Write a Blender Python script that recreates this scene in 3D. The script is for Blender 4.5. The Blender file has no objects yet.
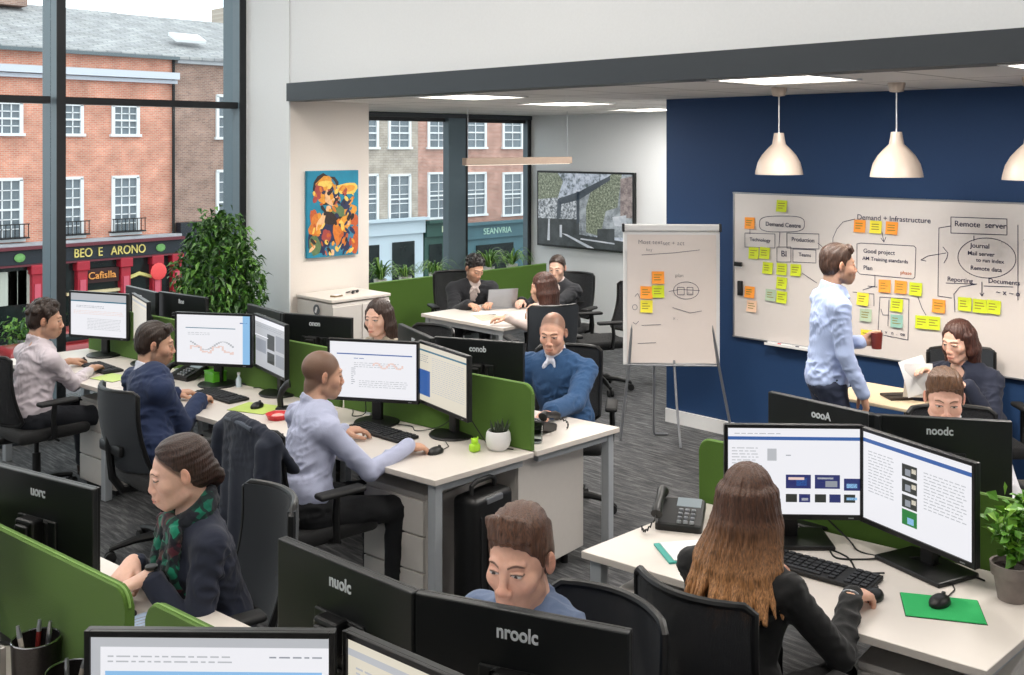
import bpy, bmesh, math, random
import numpy as np
from mathutils import Vector, Matrix, Euler
PI = math.pi
H, F, CX, CY, R2 = 2.3, 1040.0, 512.0, 145.0, 2 ** -.5
sc = bpy.context.scene
COL = sc.collection

def un(px, py, z):
    """photo measurement -> point on the horizontal plane z"""
    d = F * (H - z) / (py - CY); l = (px - CX) / F * d
    return Vector(((d + l) * R2, (d - l) * R2, z))

# ------------------------------------------------------------------ materials
MATS = {}
def _nodes(name):
    m = bpy.data.materials.new(name); m.use_nodes = True
    nt = m.node_tree; b = nt.nodes['Principled BSDF']
    return m, nt, b

def lin(c):
    return tuple(((v / 12.92) if v <= .04045 else ((v + .055) / 1.055) ** 2.4) for v in c)

def mat(name, col=(.5, .5, .5), rough=.5, metal=0., var=.06, scale=30., bump=0., bscale=None, stretch=(1, 1, 1), spec=.5, coat=0., emit=None, sheen=0., alpha=None):
    """procedural surface: sRGB colour broken up by noise, optional bump"""
    if name in MATS: return MATS[name]
    m, nt, b = _nodes(name)
    c = lin(col)
    tc = nt.nodes.new('ShaderNodeTexCoord'); mp = nt.nodes.new('ShaderNodeMapping')
    mp.inputs['Scale'].default_value = stretch
    nt.links.new(tc.outputs['Object'], mp.inputs[0])
    n = nt.nodes.new('ShaderNodeTexNoise'); n.inputs['Scale'].default_value = scale; n.inputs['Detail'].default_value = 4
    nt.links.new(mp.outputs[0], n.inputs['Vector'])
    mx = nt.nodes.new('ShaderNodeMix'); mx.data_type = 'RGBA'
    mx.inputs[6].default_value = (*[max(0, v * (1 - var * 1.6)) for v in c], 1)
    mx.inputs[7].default_value = (*[min(1, v * (1 + var * 1.6)) for v in c], 1)
    nt.links.new(n.outputs['Fac'], mx.inputs[0]); nt.links.new(mx.outputs[2], b.inputs['Base Color'])
    b.inputs['Roughness'].default_value = rough; b.inputs['Metallic'].default_value = metal
    b.inputs['Specular IOR Level'].default_value = spec
    if sheen: b.inputs['Sheen Weight'].default_value = sheen
    if coat: b.inputs['Coat Weight'].default_value = coat
    if emit:
        nt.links.new(mx.outputs[2], b.inputs['Emission Color']); b.inputs['Emission Strength'].default_value = emit
    if bump:
        bn = nt.nodes.new('ShaderNodeBump'); bn.inputs['Strength'].default_value = bump; bn.inputs['Distance'].default_value = .01
        if bscale:
            n2 = nt.nodes.new('ShaderNodeTexNoise'); n2.inputs['Scale'].default_value = bscale; n2.inputs['Detail'].default_value = 3
            nt.links.new(mp.outputs[0], n2.inputs['Vector']); nt.links.new(n2.outputs['Fac'], bn.inputs['Height'])
        else: nt.links.new(n.outputs['Fac'], bn.inputs['Height'])
        nt.links.new(bn.outputs[0], b.inputs['Normal'])
    MATS[name] = m
    return m

def emis(name, col, s):
    if name in MATS: return MATS[name]
    m, nt, b = _nodes(name)
    b.inputs['Base Color'].default_value = (.02, .02, .02, 1); b.inputs['Roughness'].default_value = .35
    b.inputs['Emission Color'].default_value = (*lin(col), 1); b.inputs['Emission Strength'].default_value = s
    MATS[name] = m; return m

def skin_mat():
    if 'skin' in MATS: return MATS['skin']
    m, nt, b = _nodes('skin')
    a = nt.nodes.new('ShaderNodeAttribute'); a.attribute_name = 'Tone'
    tc = nt.nodes.new('ShaderNodeTexCoord')
    n = nt.nodes.new('ShaderNodeTexNoise'); n.inputs['Scale'].default_value = 90
    nt.links.new(tc.outputs['Object'], n.inputs['Vector'])
    mr = nt.nodes.new('ShaderNodeMapRange'); mr.inputs[3].default_value = .9; mr.inputs[4].default_value = 1.08
    nt.links.new(n.outputs['Fac'], mr.inputs[0])
    mx = nt.nodes.new('ShaderNodeVectorMath'); mx.operation = 'SCALE'
    nt.links.new(a.outputs['Color'], mx.inputs[0]); nt.links.new(mr.outputs[0], mx.inputs['Scale'])
    nt.links.new(mx.outputs[0], b.inputs['Base Color'])
    b.inputs['Roughness'].default_value = .48
    b.inputs['Subsurface Weight'].default_value = .12; b.inputs['Subsurface Radius'].default_value = (.01, .004, .002)
    b.inputs['Subsurface Scale'].default_value = .6
    MATS['skin'] = m; return m

def hair_mat(name, col, tip=None, z0=0., z1=1.):
    if name in MATS: return MATS[name]
    m, nt, b = _nodes(name)
    tc = nt.nodes.new('ShaderNodeTexCoord'); mp = nt.nodes.new('ShaderNodeMapping')
    mp.inputs['Scale'].default_value = (1, 1, .07)
    nt.links.new(tc.outputs['Object'], mp.inputs[0])
    n = nt.nodes.new('ShaderNodeTexNoise'); n.inputs['Scale'].default_value = 260; n.inputs['Detail'].default_value = 3
    nt.links.new(mp.outputs[0], n.inputs['Vector'])
    cr = nt.nodes.new('ShaderNodeValToRGB')
    c = lin(col)
    cr.color_ramp.elements[0].position = .3; cr.color_ramp.elements[0].color = (*[v * .35 for v in c], 1)
    cr.color_ramp.elements[1].position = .7; cr.color_ramp.elements[1].color = (*[min(1, v * 1.8) for v in c], 1)
    nt.links.new(n.outputs['Fac'], cr.inputs[0])
    out = cr.outputs[0]
    if tip:
        sp = nt.nodes.new('ShaderNodeSeparateXYZ'); nt.links.new(tc.outputs['Object'], sp.inputs[0])
        mr = nt.nodes.new('ShaderNodeMapRange'); mr.inputs[1].default_value = z1; mr.inputs[2].default_value = z0
        nt.links.new(sp.outputs['Z'], mr.inputs[0])
        m2 = nt.nodes.new('ShaderNodeMix'); m2.data_type = 'RGBA'; m2.blend_type = 'MIX'
        mm = nt.nodes.new('ShaderNodeMix'); mm.data_type = 'RGBA'; mm.blend_type = 'MULTIPLY'; mm.inputs[0].default_value = 1
        mm.inputs[7].default_value = (*[a / max(b_, .001) for a, b_ in zip(lin(tip), c)], 1)
        nt.links.new(cr.outputs[0], mm.inputs[6])
        nt.links.new(mr.outputs[0], m2.inputs[0]); nt.links.new(cr.outputs[0], m2.inputs[6]); nt.links.new(mm.outputs[2], m2.inputs[7])
        out = m2.outputs[2]
    nt.links.new(out, b.inputs['Base Color'])
    b.inputs['Roughness'].default_value = .42
    bn = nt.nodes.new('ShaderNodeBump'); bn.inputs['Strength'].default_value = .6; bn.inputs['Distance'].default_value = .004
    nt.links.new(n.outputs['Fac'], bn.inputs['Height']); nt.links.new(bn.outputs[0], b.inputs['Normal'])
    MATS[name] = m; return m

# ------------------------------------------------------------------ mesh building
def link(name, data, parent=None):
    o = bpy.data.objects.new(name, data); COL.objects.link(o)
    if parent: o.parent = parent
    return o

def thing(name, label, cat, loc=(0, 0, 0), rz=0., group=None):
    o = link(name, None); o.location = loc; o.rotation_euler = (0, 0, rz); o.empty_display_size = .1
    o['label'] = label; o['category'] = cat
    if group: o['group'] = group
    return o

def tag(o, label, cat, group=None):
    o['label'] = label; o['category'] = cat
    if group: o['group'] = group
    return o

def struct(o, label=None, kind='structure'):
    o['kind'] = kind
    if label: o['label'] = label
    return o

class MB:
    def __init__(s): s.bm = bmesh.new(); s.mi = 0; s.M = Matrix()
    def _fin(s, verts, faces):
        for f in faces: f.material_index = s.mi
    def box(s, c, d, bev=0., rot=None, seg=2):
        """box centred on c with full sizes d"""
        r = bmesh.ops.create_cube(s.bm, size=1)
        vs = r['verts']
        m = Matrix.Translation(c) @ (rot.to_matrix().to_4x4() if rot is not None else Matrix()) @ Matrix.Diagonal((*d, 1))
        bmesh.ops.transform(s.bm, matrix=s.M @ m, verts=vs)
        fs = {f for v in vs for f in v.link_faces}
        if bev:
            es = list({e for v in vs for e in v.link_edges})
            rr = bmesh.ops.bevel(s.bm, geom=es, offset=bev, segments=seg, affect='EDGES', profile=.5)
            fs = set(rr['faces']) | {f for v in rr['verts'] for f in v.link_faces}
        s._fin(None, fs); return s
    def cyl(s, p0, p1, r0, r1=None, n=16, cap=True):
        r1 = r0 if r1 is None else r1
        p0 = Vector(p0); p1 = Vector(p1); ax = (p1 - p0)
        q = ax.to_track_quat('Z', 'Y')
        r = bmesh.ops.create_cone(s.bm, cap_ends=cap, segments=n, radius1=max(r0, 1e-5), radius2=max(r1, 1e-5), depth=ax.length)
        m = Matrix.Translation((p0 + p1) / 2) @ q.to_matrix().to_4x4()
        bmesh.ops.transform(s.bm, matrix=s.M @ m, verts=r['verts'])
        s._fin(None, {f for v in r['verts'] for f in v.link_faces}); return s
    def ball(s, c, r, n=16, rot=None):
        r3 = (r, r, r) if isinstance(r, (int, float)) else r
        q = bmesh.ops.create_uvsphere(s.bm, u_segments=n, v_segments=max(6, n // 2), radius=1)
        m = Matrix.Translation(c) @ (rot.to_matrix().to_4x4() if rot is not None else Matrix()) @ Matrix.Diagonal((*r3, 1))
        bmesh.ops.transform(s.bm, matrix=s.M @ m, verts=q['verts'])
        s._fin(None, {f for v in q['verts'] for f in v.link_faces}); return s
    def tube(s, pts, r, n=8, closed=False, flat=1.):
        pts = [Vector(p) for p in pts]; N = len(pts); rings = []
        rs = r if isinstance(r, (list, tuple)) else [r] * N
        up = None
        for i, p in enumerate(pts):
            a = pts[(i - 1) % N] if (closed or i > 0) else p
            b = pts[(i + 1) % N] if (closed or i < N - 1) else p
            t = (b - a).normalized()
            if up is None: up = t.orthogonal().normalized() if abs(t.z) > .9 else t.cross(Vector((0, 0, 1))).normalized()
            up = (up - t * up.dot(t)).normalized(); w = t.cross(up)
            rings.append([s.bm.verts.new(s.M @ (p + (up * math.cos(k * 2 * PI / n) + w * math.sin(k * 2 * PI / n) * flat) * rs[i])) for k in range(n)])
        fs = []
        for i in range(N if closed else N - 1):
            A, B = rings[i], rings[(i + 1) % N]
            for k in range(n): fs.append(s.bm.faces.new((A[k], A[(k + 1) % n], B[(k + 1) % n], B[k])))
        if not closed:
            fs.append(s.bm.faces.new(rings[0][::-1])); fs.append(s.bm.faces.new(rings[-1]))
        s._fin(None, fs); return s
    def lathe(s, prof, c=(0, 0, 0), n=28):
        rings = []
        for (r, z) in prof:
            rings.append([s.bm.verts.new(s.M @ (Vector(c) + Vector((max(r, 1e-4) * math.cos(k * 2 * PI / n), max(r, 1e-4) * math.sin(k * 2 * PI / n), z)))) for k in range(n)])
        fs = []
        for A, B in zip(rings, rings[1:]):
            for k in range(n): fs.append(s.bm.faces.new((A[k], A[(k + 1) % n], B[(k + 1) % n], B[k])))
        s._fin(None, fs); return s
    def poly(s, pts, th=0., axis=(0, 0, 1)):
        """polygon, extruded by th along axis"""
        ax = Vector(axis) * th
        A = [s.bm.verts.new(s.M @ Vector(p)) for p in pts]
        fs = [s.bm.faces.new(A)]
        if th:
            B = [s.bm.verts.new(s.M @ (Vector(p) + ax)) for p in pts]; n = len(A)
            fs.append(s.bm.faces.new(B[::-1]))
            for k in range(n): fs.append(s.bm.faces.new((A[(k + 1) % n], A[k], B[k], B[(k + 1) % n])))
        s._fin(None, fs); return s
    def grid(s, fn, nu, nv, th=0.):
        """surface fn(u,v) u,v in 0..1, optionally a two-sided sheet of thickness th"""
        V = [[Vector(fn(i / nu, j / nv)) for j in range(nv + 1)] for i in range(nu + 1)]
        def sheet(off, flip):
            W = [[None] * (nv + 1) for _ in range(nu + 1)]
            for i in range(nu + 1):
                for j in range(nv + 1):
                    a = V[min(i + 1, nu)][j] - V[max(i - 1, 0)][j]; b = V[i][min(j + 1, nv)] - V[i][max(j - 1, 0)]
                    nn = a.cross(b).normalized()
                    W[i][j] = s.bm.verts.new(s.M @ (V[i][j] + nn * off))
            fs = []
            for i in range(nu):
                for j in range(nv):
                    q = (W[i][j], W[i + 1][j], W[i + 1][j + 1], W[i][j + 1])
                    fs.append(s.bm.faces.new(q[::-1] if flip else q))
            return W, fs
        W, fs = sheet(th / 2, False)
        if th:
            X, f2 = sheet(-th / 2, True); fs += f2
            def side(a, b, c, d): fs.append(s.bm.faces.new((a, b, c, d)))
            for i in range(nu):
                side(W[i][0], X[i][0], X[i + 1][0], W[i + 1][0]); side(W[i + 1][nv], X[i + 1][nv], X[i][nv], W[i][nv])
            for j in range(nv):
                side(W[0][j + 1], X[0][j + 1], X[0][j], W[0][j]); side(W[nu][j], X[nu][j], X[nu][j + 1], W[nu][j + 1])
        s._fin(None, fs); return s
    def build(s, name, mats, parent=None, smooth=False, fix=True):
        if fix: bmesh.ops.recalc_face_normals(s.bm, faces=s.bm.faces)
        me = bpy.data.meshes.new(name); s.bm.to_mesh(me); s.bm.free()
        for m in (mats if isinstance(mats, (list, tuple)) else [mats]): me.materials.append(m)
        if smooth:
            me.polygons.foreach_set('use_smooth', [True] * len(me.polygons))
            if smooth != 'all':
                me.set_sharp_from_angle(angle=math.radians(38))
        return link(name, me, parent)

def text_mesh(name, s, size, matl, parent=None, ext=.0006, align='CENTER', off=0.):
    cu = bpy.data.curves.new(name, 'FONT'); cu.body = s; cu.size = size; cu.extrude = ext; cu.align_x = align; cu.align_y = 'CENTER'
    cu.offset = off
    tmp = bpy.data.objects.new('tmp', cu); COL.objects.link(tmp)
    dg = bpy.context.evaluated_depsgraph_get(); me = bpy.data.meshes.new_from_object(tmp.evaluated_get(dg))
    bpy.data.objects.remove(tmp); bpy.data.curves.remove(cu)
    me.materials.clear(); me.materials.append(matl)
    return link(name, me, parent)

def dup(root, loc=None, rz=None, label=None, group=None):
    r = root.copy(); COL.objects.link(r)
    if loc is not None: r.location = loc
    if rz is not None: r.rotation_euler = (0, 0, rz)
    if label: r['label'] = label
    if group: r['group'] = group
    for ch in list(root.children):
        c = ch.copy(); COL.objects.link(c); c.parent = r
        for g in list(ch.children):
            d = g.copy(); COL.objects.link(d); d.parent = c
    return r
# ------------------------------------------------------------------ people: implicit surfaces meshed with surface nets
V3 = lambda *a: np.array(a, dtype=float)
def nrm(v): return v / (np.linalg.norm(v) + 1e-9)
class Field:
    def __init__(s, lo, hi, h):
        s.ax = [np.arange(lo[i], hi[i] + h, h, dtype=np.float32) for i in range(3)]
        s.h = h; s.D = np.full([len(a) for a in s.ax], .5, dtype=np.float32)
    def sub(s, lo, hi):
        sl = []
        for i in range(3):
            a = max(0, int((lo[i] - s.ax[i][0]) / s.h)); b = min(len(s.ax[i]), int((hi[i] - s.ax[i][0]) / s.h) + 2)
            if b <= a: return None
            sl.append(slice(a, b))
        x, y, z = s.ax[0][sl[0]][:, None, None], s.ax[1][sl[1]][None, :, None], s.ax[2][sl[2]][None, None, :]
        return tuple(sl), x, y, z
    def comb(s, sl, d, k, neg=False):
        D = s.D[sl]
        if neg:
            d = -d; h = np.clip(.5 - .5 * (D - d) / k, 0, 1); s.D[sl] = D * (1 - h) + d * h + k * h * (1 - h)
        else:
            h = np.clip(.5 + .5 * (D - d) / k, 0, 1); s.D[sl] = D * (1 - h) + d * h - k * h * (1 - h)
    def cone(s, a, b, ra, rb, k=.01, neg=False):
        m = max(ra, rb) + k + 3 * s.h; a = np.asarray(a, float); b = np.asarray(b, float)
        q = s.sub(np.minimum(a, b) - m, np.maximum(a, b) + m)
        if q is None: return
        sl, x, y, z = q; e = b - a; L = float(e @ e) + 1e-12
        t = np.clip(((x - a[0]) * e[0] + (y - a[1]) * e[1] + (z - a[2]) * e[2]) / L, 0, 1)
        d = np.sqrt((x - a[0] - t * e[0]) ** 2 + (y - a[1] - t * e[1]) ** 2 + (z - a[2] - t * e[2]) ** 2) - (ra + (rb - ra) * t)
        s.comb(sl, d, k, neg)
    def ell(s, c, R, rad, k=.01, neg=False):
        c = np.asarray(c, float); m = max(rad) + k + 3 * s.h; q = s.sub(c - m, c + m)
        if q is None: return
        sl, x, y, z = q; X, Y, Z = x - c[0], y - c[1], z - c[2]
        u = [(X * R[0][i] + Y * R[1][i] + Z * R[2][i]) for i in range(3)]
        k0 = np.sqrt(sum((u[i] / rad[i]) ** 2 for i in range(3))); k1 = np.sqrt(sum((u[i] / rad[i] ** 2) ** 2 for i in range(3))) + 1e-6
        s.comb(sl, k0 * (k0 - 1) / k1, k, neg)
    def half(s, p, n, k=.008):
        """keep only the side of the plane that n points to"""
        x, y, z = s.ax[0][:, None, None], s.ax[1][None, :, None], s.ax[2][None, None, :]
        d = (x - p[0]) * n[0] + (y - p[1]) * n[1] + (z - p[2]) * n[2]
        D = s.D; d = -d; h = np.clip(.5 - .5 * (D - d) / k, 0, 1); s.D = (D * (1 - h) + d * h + k * h * (1 - h)).astype(np.float32)
    def warp(s, fn, amp):
        x, y, z = s.ax[0][:, None, None], s.ax[1][None, :, None], s.ax[2][None, None, :]
        s.D = (s.D + amp * fn(x, y, z)).astype(np.float32)
    def mesh(s):
        D = s.D; D[0] = D[-1] = 1; D[:, 0] = D[:, -1] = 1; D[:, :, 0] = D[:, :, -1] = 1
        S = D < 0
        n = [S.shape[i] - 1 for i in range(3)]
        cnt = np.zeros(n, dtype=np.int8)
        for i in (0, 1):
            for j in (0, 1):
                for k in (0, 1): cnt += S[i:n[0] + i, j:n[1] + j, k:n[2] + k]
        act = (cnt > 0) & (cnt < 8); idx = np.full(n, -1, dtype=np.int32)
        I = np.argwhere(act); idx[act] = np.arange(len(I), dtype=np.int32)
        P = np.zeros((len(I), 3)); W = np.zeros(len(I))
        cor = [(i, j, k) for i in (0, 1) for j in (0, 1) for k in (0, 1)]
        vals = {c: D[I[:, 0] + c[0], I[:, 1] + c[1], I[:, 2] + c[2]].astype(float) for c in cor}
        for c in cor:
            for a in range(3):
                if c[a] == 0:
                    e = list(c); e[a] = 1; e = tuple(e); v0, v1 = vals[c], vals[e]
                    m = (v0 < 0) != (v1 < 0); t = np.where(m, v0 / np.where(m, v0 - v1, 1), 0)
                    for b in range(3): P[:, b] += np.where(m, (c[b] + (t if b == a else 0)), 0)
                    W += m
        P = P / W[:, None]
        P = np.stack([s.ax[b][I[:, b]] + P[:, b] * s.h for b in range(3)], 1)
        Q = []
        for a in range(3):
            b, c = (a + 1) % 3, (a + 2) % 3
            sl0 = [slice(None)] * 3; sl1 = [slice(None)] * 3; sl0[a] = slice(0, -1); sl1[a] = slice(1, None)
            A, B = S[tuple(sl0)], S[tuple(sl1)]
            E = np.argwhere(A != B); E = E[(E[:, b] > 0) & (E[:, c] > 0) & (E[:, b] < n[b]) & (E[:, c] < n[c])]
            ins = A[E[:, 0], E[:, 1], E[:, 2]]
            def at(db, dc):
                G = E.copy(); G[:, b] += db; G[:, c] += dc; return idx[G[:, 0], G[:, 1], G[:, 2]]
            q = np.stack([at(-1, -1), at(0, -1), at(0, 0), at(-1, 0)], 1)
            q[~ins] = q[~ins][:, ::-1]; Q.append(q)
        Q = np.concatenate(Q); return P, Q[(Q >= 0).all(1)]

def np_mesh(name, parts, mats, parent, origin, attr=None, disp=None):
    Ps = []; Qs = []; o = 0
    for P, Q in parts: Ps.append(P); Qs.append(Q + o); o += len(P)
    P = np.concatenate(Ps); Q = np.concatenate(Qs)
    me = bpy.data.meshes.new(name); me.vertices.add(len(P)); me.vertices.foreach_set('co', (P - origin).astype(np.float32).ravel())
    me.loops.add(len(Q) * 4); me.loops.foreach_set('vertex_index', Q.astype(np.int32).ravel())
    me.polygons.add(len(Q)); me.polygons.foreach_set('loop_start', np.arange(0, len(Q) * 4, 4, dtype=np.int32))
    me.polygons.foreach_set('use_smooth', np.ones(len(Q), dtype=bool))
    me.update(calc_edges=True)
    if disp:
        N = np.zeros(len(P) * 3, dtype=np.float32); me.vertex_normals.foreach_get('vector', N)
        P2 = (P - origin) + N.reshape(-1, 3) * (disp[0](P) * disp[1])[:, None]; me.vertices.foreach_set('co', P2.astype(np.float32).ravel()); me.update()
    for m in mats: me.materials.append(m)
    if attr is not None:
        c = attr(P); a = me.color_attributes.new('Tone', 'FLOAT_COLOR', 'POINT'); a.data.foreach_set('color', np.concatenate([c, np.ones((len(c), 1))], 1).astype(np.float32).ravel())
    return link(name, me, parent)

_G = np.random.RandomState(5).normal(size=(256, 3)); _G /= np.linalg.norm(_G, axis=1)[:, None]; _PM = np.random.RandomState(6).permutation(256)
def perlin(P):
    I = np.floor(P).astype(int); Fr = P - I; u = Fr * Fr * Fr * (Fr * (Fr * 6 - 15) + 10); o = 0
    for i in (0, 1):
        for j in (0, 1):
            for k in (0, 1):
                g = _G[_PM[(_PM[(_PM[(I[:, 0] + i) & 255] + I[:, 1] + j) & 255] + I[:, 2] + k) & 255]]
                w = (u[:, 0] if i else 1 - u[:, 0]) * (u[:, 1] if j else 1 - u[:, 1]) * (u[:, 2] if k else 1 - u[:, 2])
                o = o + w * ((Fr - (i, j, k)) * g).sum(1)
    return o
def folds(seed, f=1.):
    """cloth folds: ridged noise, longer across than down, applied along the normals"""
    def fn(P):
        Q = P * f + seed * 3.7; W = np.stack([perlin(Q * 5 + 9), perlin(Q * 5 + 31), perlin(Q * 5 + 57)], 1) * .05
        A = (Q + W) @ np.array([[1, .25, .3], [-.25, 1, .35], [-.35, -.25, 1]]); n1 = perlin(A * (9, 9, 20)); n2 = perlin(A[:, [1, 2, 0]] * (34, 17, 15) + 40); m = np.clip(.5 + 1.6 * perlin(Q * 6 + 77), .1, 1)
        return ((1 - np.abs(n1) * 3.2) * .75 + (1 - np.abs(n2) * 3) * .45 - .55) * m
    return fn

def frame_from(yaw, pitch=0., roll=0.):
    """columns right, forward, up"""
    f = V3(math.cos(yaw) * math.cos(pitch), math.sin(yaw) * math.cos(pitch), -math.sin(pitch))
    r = nrm(np.cross(f, V3(0, 0, 1))); u = np.cross(r, f)
    if roll:
        r, u = r * math.cos(roll) + u * math.sin(roll), u * math.cos(roll) - r * math.sin(roll)
    return np.stack([r, f, u], 1)

def ik(a, b, l1, l2, pole):
    d = b - a; L = np.linalg.norm(d); m = (l1 + l2) * .985
    if L > m: b = a + d / L * m; d = b - a; L = m
    x = (l1 * l1 - l2 * l2 + L * L) / (2 * L); hgt = math.sqrt(max(l1 * l1 - x * x, 1e-4))
    n = d / L; p = pole - n * (pole @ n); return a + n * x + nrm(p) * hgt, b

def person(label, head, hyaw, hpitch, pelvis, byaw, hands, skin=(.80, .62, .52), hair=None, haircol=(.15, .1, .07),
           layers=(), trousers=(.08, .08, .1), s=1., female=False, standing=False, det=.0032, feet=None, stubble=0., roll=0.,
           hdirs=None, curls=None, legs=True, hairlen=.3, seed=1, beard=0., poles=None, neckdrop=0., name='person', hfine=None, shoe=(.1,.07,.06), build=1.):
    head = V3(*head); pv = V3(*pelvis)
    s0 = s; hs = s * 1.05; RH = frame_from(math.radians(hyaw), math.radians(hpitch), math.radians(roll)); hr, hf, hu = RH.T
    byaw = math.radians(byaw); bf = V3(math.cos(byaw), math.sin(byaw), 0); br = V3(math.sin(byaw), -math.cos(byaw), 0)
    base = V3(pv[0], pv[1], 0)
    nb = head - V3(0, 0, .165 * s + neckdrop) - bf * .045 * s      # neck base
    up = nrm(nb - pv); tf = nrm(np.cross(up, br)); tf = tf if tf @ bf > 0 else -tf
    RT = np.stack([br, tf, up], 1); L = np.linalg.norm(nb - pv)
    shw = (.165 if female else .19) * s * build
    chest = pv + up * L * .66 + tf * .005; waist = pv + up * L * .3
    J = dict()
    sh = [nb + br * q * shw - up * .068 * s for q in (1, -1)]
    root = thing(name, label, 'person', tuple(base))
    el, wr, HF = [], [], []
    for i, q in enumerate((1, -1)):
        pole = V3(0, 0, -1) * .9 + br * q * .45 - bf * .35
        if poles and poles[i] is not None: pole = V3(*poles[i])
        e, w = ik(sh[i], V3(*hands[i]), .29 * s, .255 * s, pole); el.append(e); wr.append(w)
        fd = nrm(w - e)
        hd = nrm(V3(fd[0], fd[1], fd[2] * .3 - .1)) if not (hdirs and hdirs[i]) else nrm(V3(*hdirs[i][0]))
        un_ = V3(0, 0, 1) if not (hdirs and hdirs[i]) else V3(*hdirs[i][1])
        un_ = nrm(un_ - hd * (un_ @ hd)); side = np.cross(hd, un_)    # right of hand
        HF.append((hd, un_, -side * q if q > 0 else side))           # thumb direction
    ank, kn, hip, toe = [], [], [], []
    for i, q in enumerate((1, -1)):
        hp = pv + br * q * .09 * s - V3(0, 0, .02)
        if standing: a = V3(*(feet[i] if feet else (base + br * q * .1)[:2]), .085) if not feet else V3(*feet[i], .085)
        else: a = V3(*feet[i], .09) if feet else V3(*((pv + bf * .42 * s + br * q * .12)[:2]), .09)
        k, a = ik(hp, a, .43 * s, .41 * s, bf + V3(0, 0, .6) + br * q * .15)
        hip.append(hp); kn.append(k); ank.append(a)
    skinl = np.array(lin(skin)); hairl = np.array(lin(haircol))
    # ---- skin primitives
    def skin_prims(f, coarse=False):
        g = f.cone; e = f.ell
        H_ = lambda x, y, z: head + RH @ (V3(x, y, z) * hs)
        if not coarse:
            e(H_(0, -.014, .032), RH, np.array((.073, .094, .082)) * s, .01)
            e(H_(0, .012, .0), RH, np.array((.068, .080, .075)) * s, .02)
            e(H_(0, .022, -.035), RH, np.array((.059, .068, .080)) * s, .02); e(H_(0, .034, -.058), RH, np.array((.046, .050, .046)) * s, .02)
            jw = .043 if female else .05
            g(H_(jw, .0, -.068), H_(.018, .068, -.098), .017 * s, .014 * s, .025); g(H_(-jw, .0, -.068), H_(-.018, .068, -.098), .017 * s, .014 * s, .025)
            e(H_(0, .064, -.098), RH, np.array((.024, .022, .018)) * s, .02)
            for q in (1, -1):
                e(H_(q * .043, .056, -.028), RH, np.array((.021, .022, .022)) * s, .02)           # cheek
                e(H_(q * .029, .106, .001), RH, np.array((.02, .018, .0125)) * s, .012, True)     # socket
                g(H_(q * .012, .085 if female else .087, .021), H_(q * .042, .072, .022), .006 * s if female else .009 * s, .006 * s, .012)    # brow ridge
                e(H_(q * .030, .077, -.001), RH, np.array((.0155, .0125, .0115)) * s, .002)       # eyeball and lids
                g(H_(q * .019, .0885, .0055), H_(q * .042, .0795, .0045), .0032 * s, .0028 * s, .003) # upper lid fold
                # ear
                Re = RH @ np.array([[math.cos(q * .35), -math.sin(q * .35), 0], [math.sin(q * .35), math.cos(q * .35), 0], [0, 0, 1]])
                e(H_(q * .077, -.012, -.006), Re, np.array((.008, .018, .030)) * s, .004)
                e(H_(q * .085, -.008, -.002), Re, np.array((.006, .010, .018)) * s, .003, True)
                e(H_(q * (.0135 - (.002 if female else 0)), .098 - (.003 if female else 0), -.041), RH, np.array((.0085, .010, .0075)) * s, .006)
            fn_ = .005 if female else 0; g(H_(0, .085, .014), H_(0, .104 - fn_, -.028 + fn_ * .4), .0085 * s, .0098 * s, .014)
            e(H_(0, .107 - fn_, -.035), RH, np.array((.0118, .011, .0100)) * s, .009)
            g(H_(0, .088, -.066), H_(0, .086, -.08), .02 * s, .018 * s, .02)
            for q in (1, -1):
                g(H_(q * .003, .1045, -.0645), H_(q * .0215, .092, -.068), .0046 * s, .0028 * s, .004)
                g(H_(0, .102, -.0765), H_(q * .019, .092, -.0735), .0058 * s, .0032 * s, .004)
            g(H_(-.023, .1035, -.0702), H_(.023, .1035, -.0702), .0016, .0016, .0025, True)
        nk = H_(0, -.028, -.05)
        nr = .047 if female else .055
        g(nk, nb - up * .02, nr * s, (nr - .004) * s, .015)
        for q in (0, 1): g(nb - up * .04 * s, sh[q] - up * .002, .038 * s, .040 * s, .035)
        e(chest, RT, np.array((.145 if female else .16, .095, .19)) * s * build, .05)
        if coarse:
            e(waist, RT, np.array((.125, .09, .16)) * s * build, .05); e(pv, RT, np.array((.15, .10, .12)) * s * build, .05)
        for i in (0, 1):
            g(sh[i], el[i], .045 * s, .037 * s, .02); g(el[i], wr[i], .037 * s, .024 * s, .01)
            if coarse and legs:
                g(hip[i], kn[i], .075 * s, .05 * s, .03); g(kn[i], ank[i], .048 * s, .033 * s, .02)
    def hand_prims(f, i):
        hd, n, th = HF[i]; W = wr[i]; c = (curls or (.45, .45))[i]; g = f.cone
        sd = -th
        g(W - (W - el[i]) * .25, W, .026 * s, .024 * s, .01)
        kb = []
        for j, (o, lf, l) in enumerate(((-.029, .084, .068), (-.0095, .090, .076), (.0105, .087, .071), (.028, .078, .056))):
            b = W + hd * lf * s + sd * o * s - n * .004; kb.append(b)
            g(W + hd * .012 + sd * o * .55, b, .0155 * s, .0115 * s, .012)
            ang = c * (1 + .12 * j); p = b; A = -ang * .35
            for m, (fr, r0, r1) in enumerate(((.45, .0098, .0088), (.30, .0088, .0080), (.25, .0080, .0066))):
                A = A - ang * (.75 if m else .55)
                d = hd * math.cos(A) + n * math.sin(A); q = p + d * l * fr * s
                g(p, q, r0 * s, r1 * s, .002); p = q
        g(W + hd * .03 - n * .006, W + hd * .07 - n * .006, .018 * s, .018 * s, .015)
        a = W + hd * .022 * s + th * .022 * s - n * .006; b = a + nrm(hd * .6 + th * .62 - n * .3) * .046 * s
        d = b + nrm(hd * .9 + th * .2 - n * .3) * .033 * s; e = d + nrm(hd * .95 + th * .0 - n * .35) * .024 * s
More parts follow.
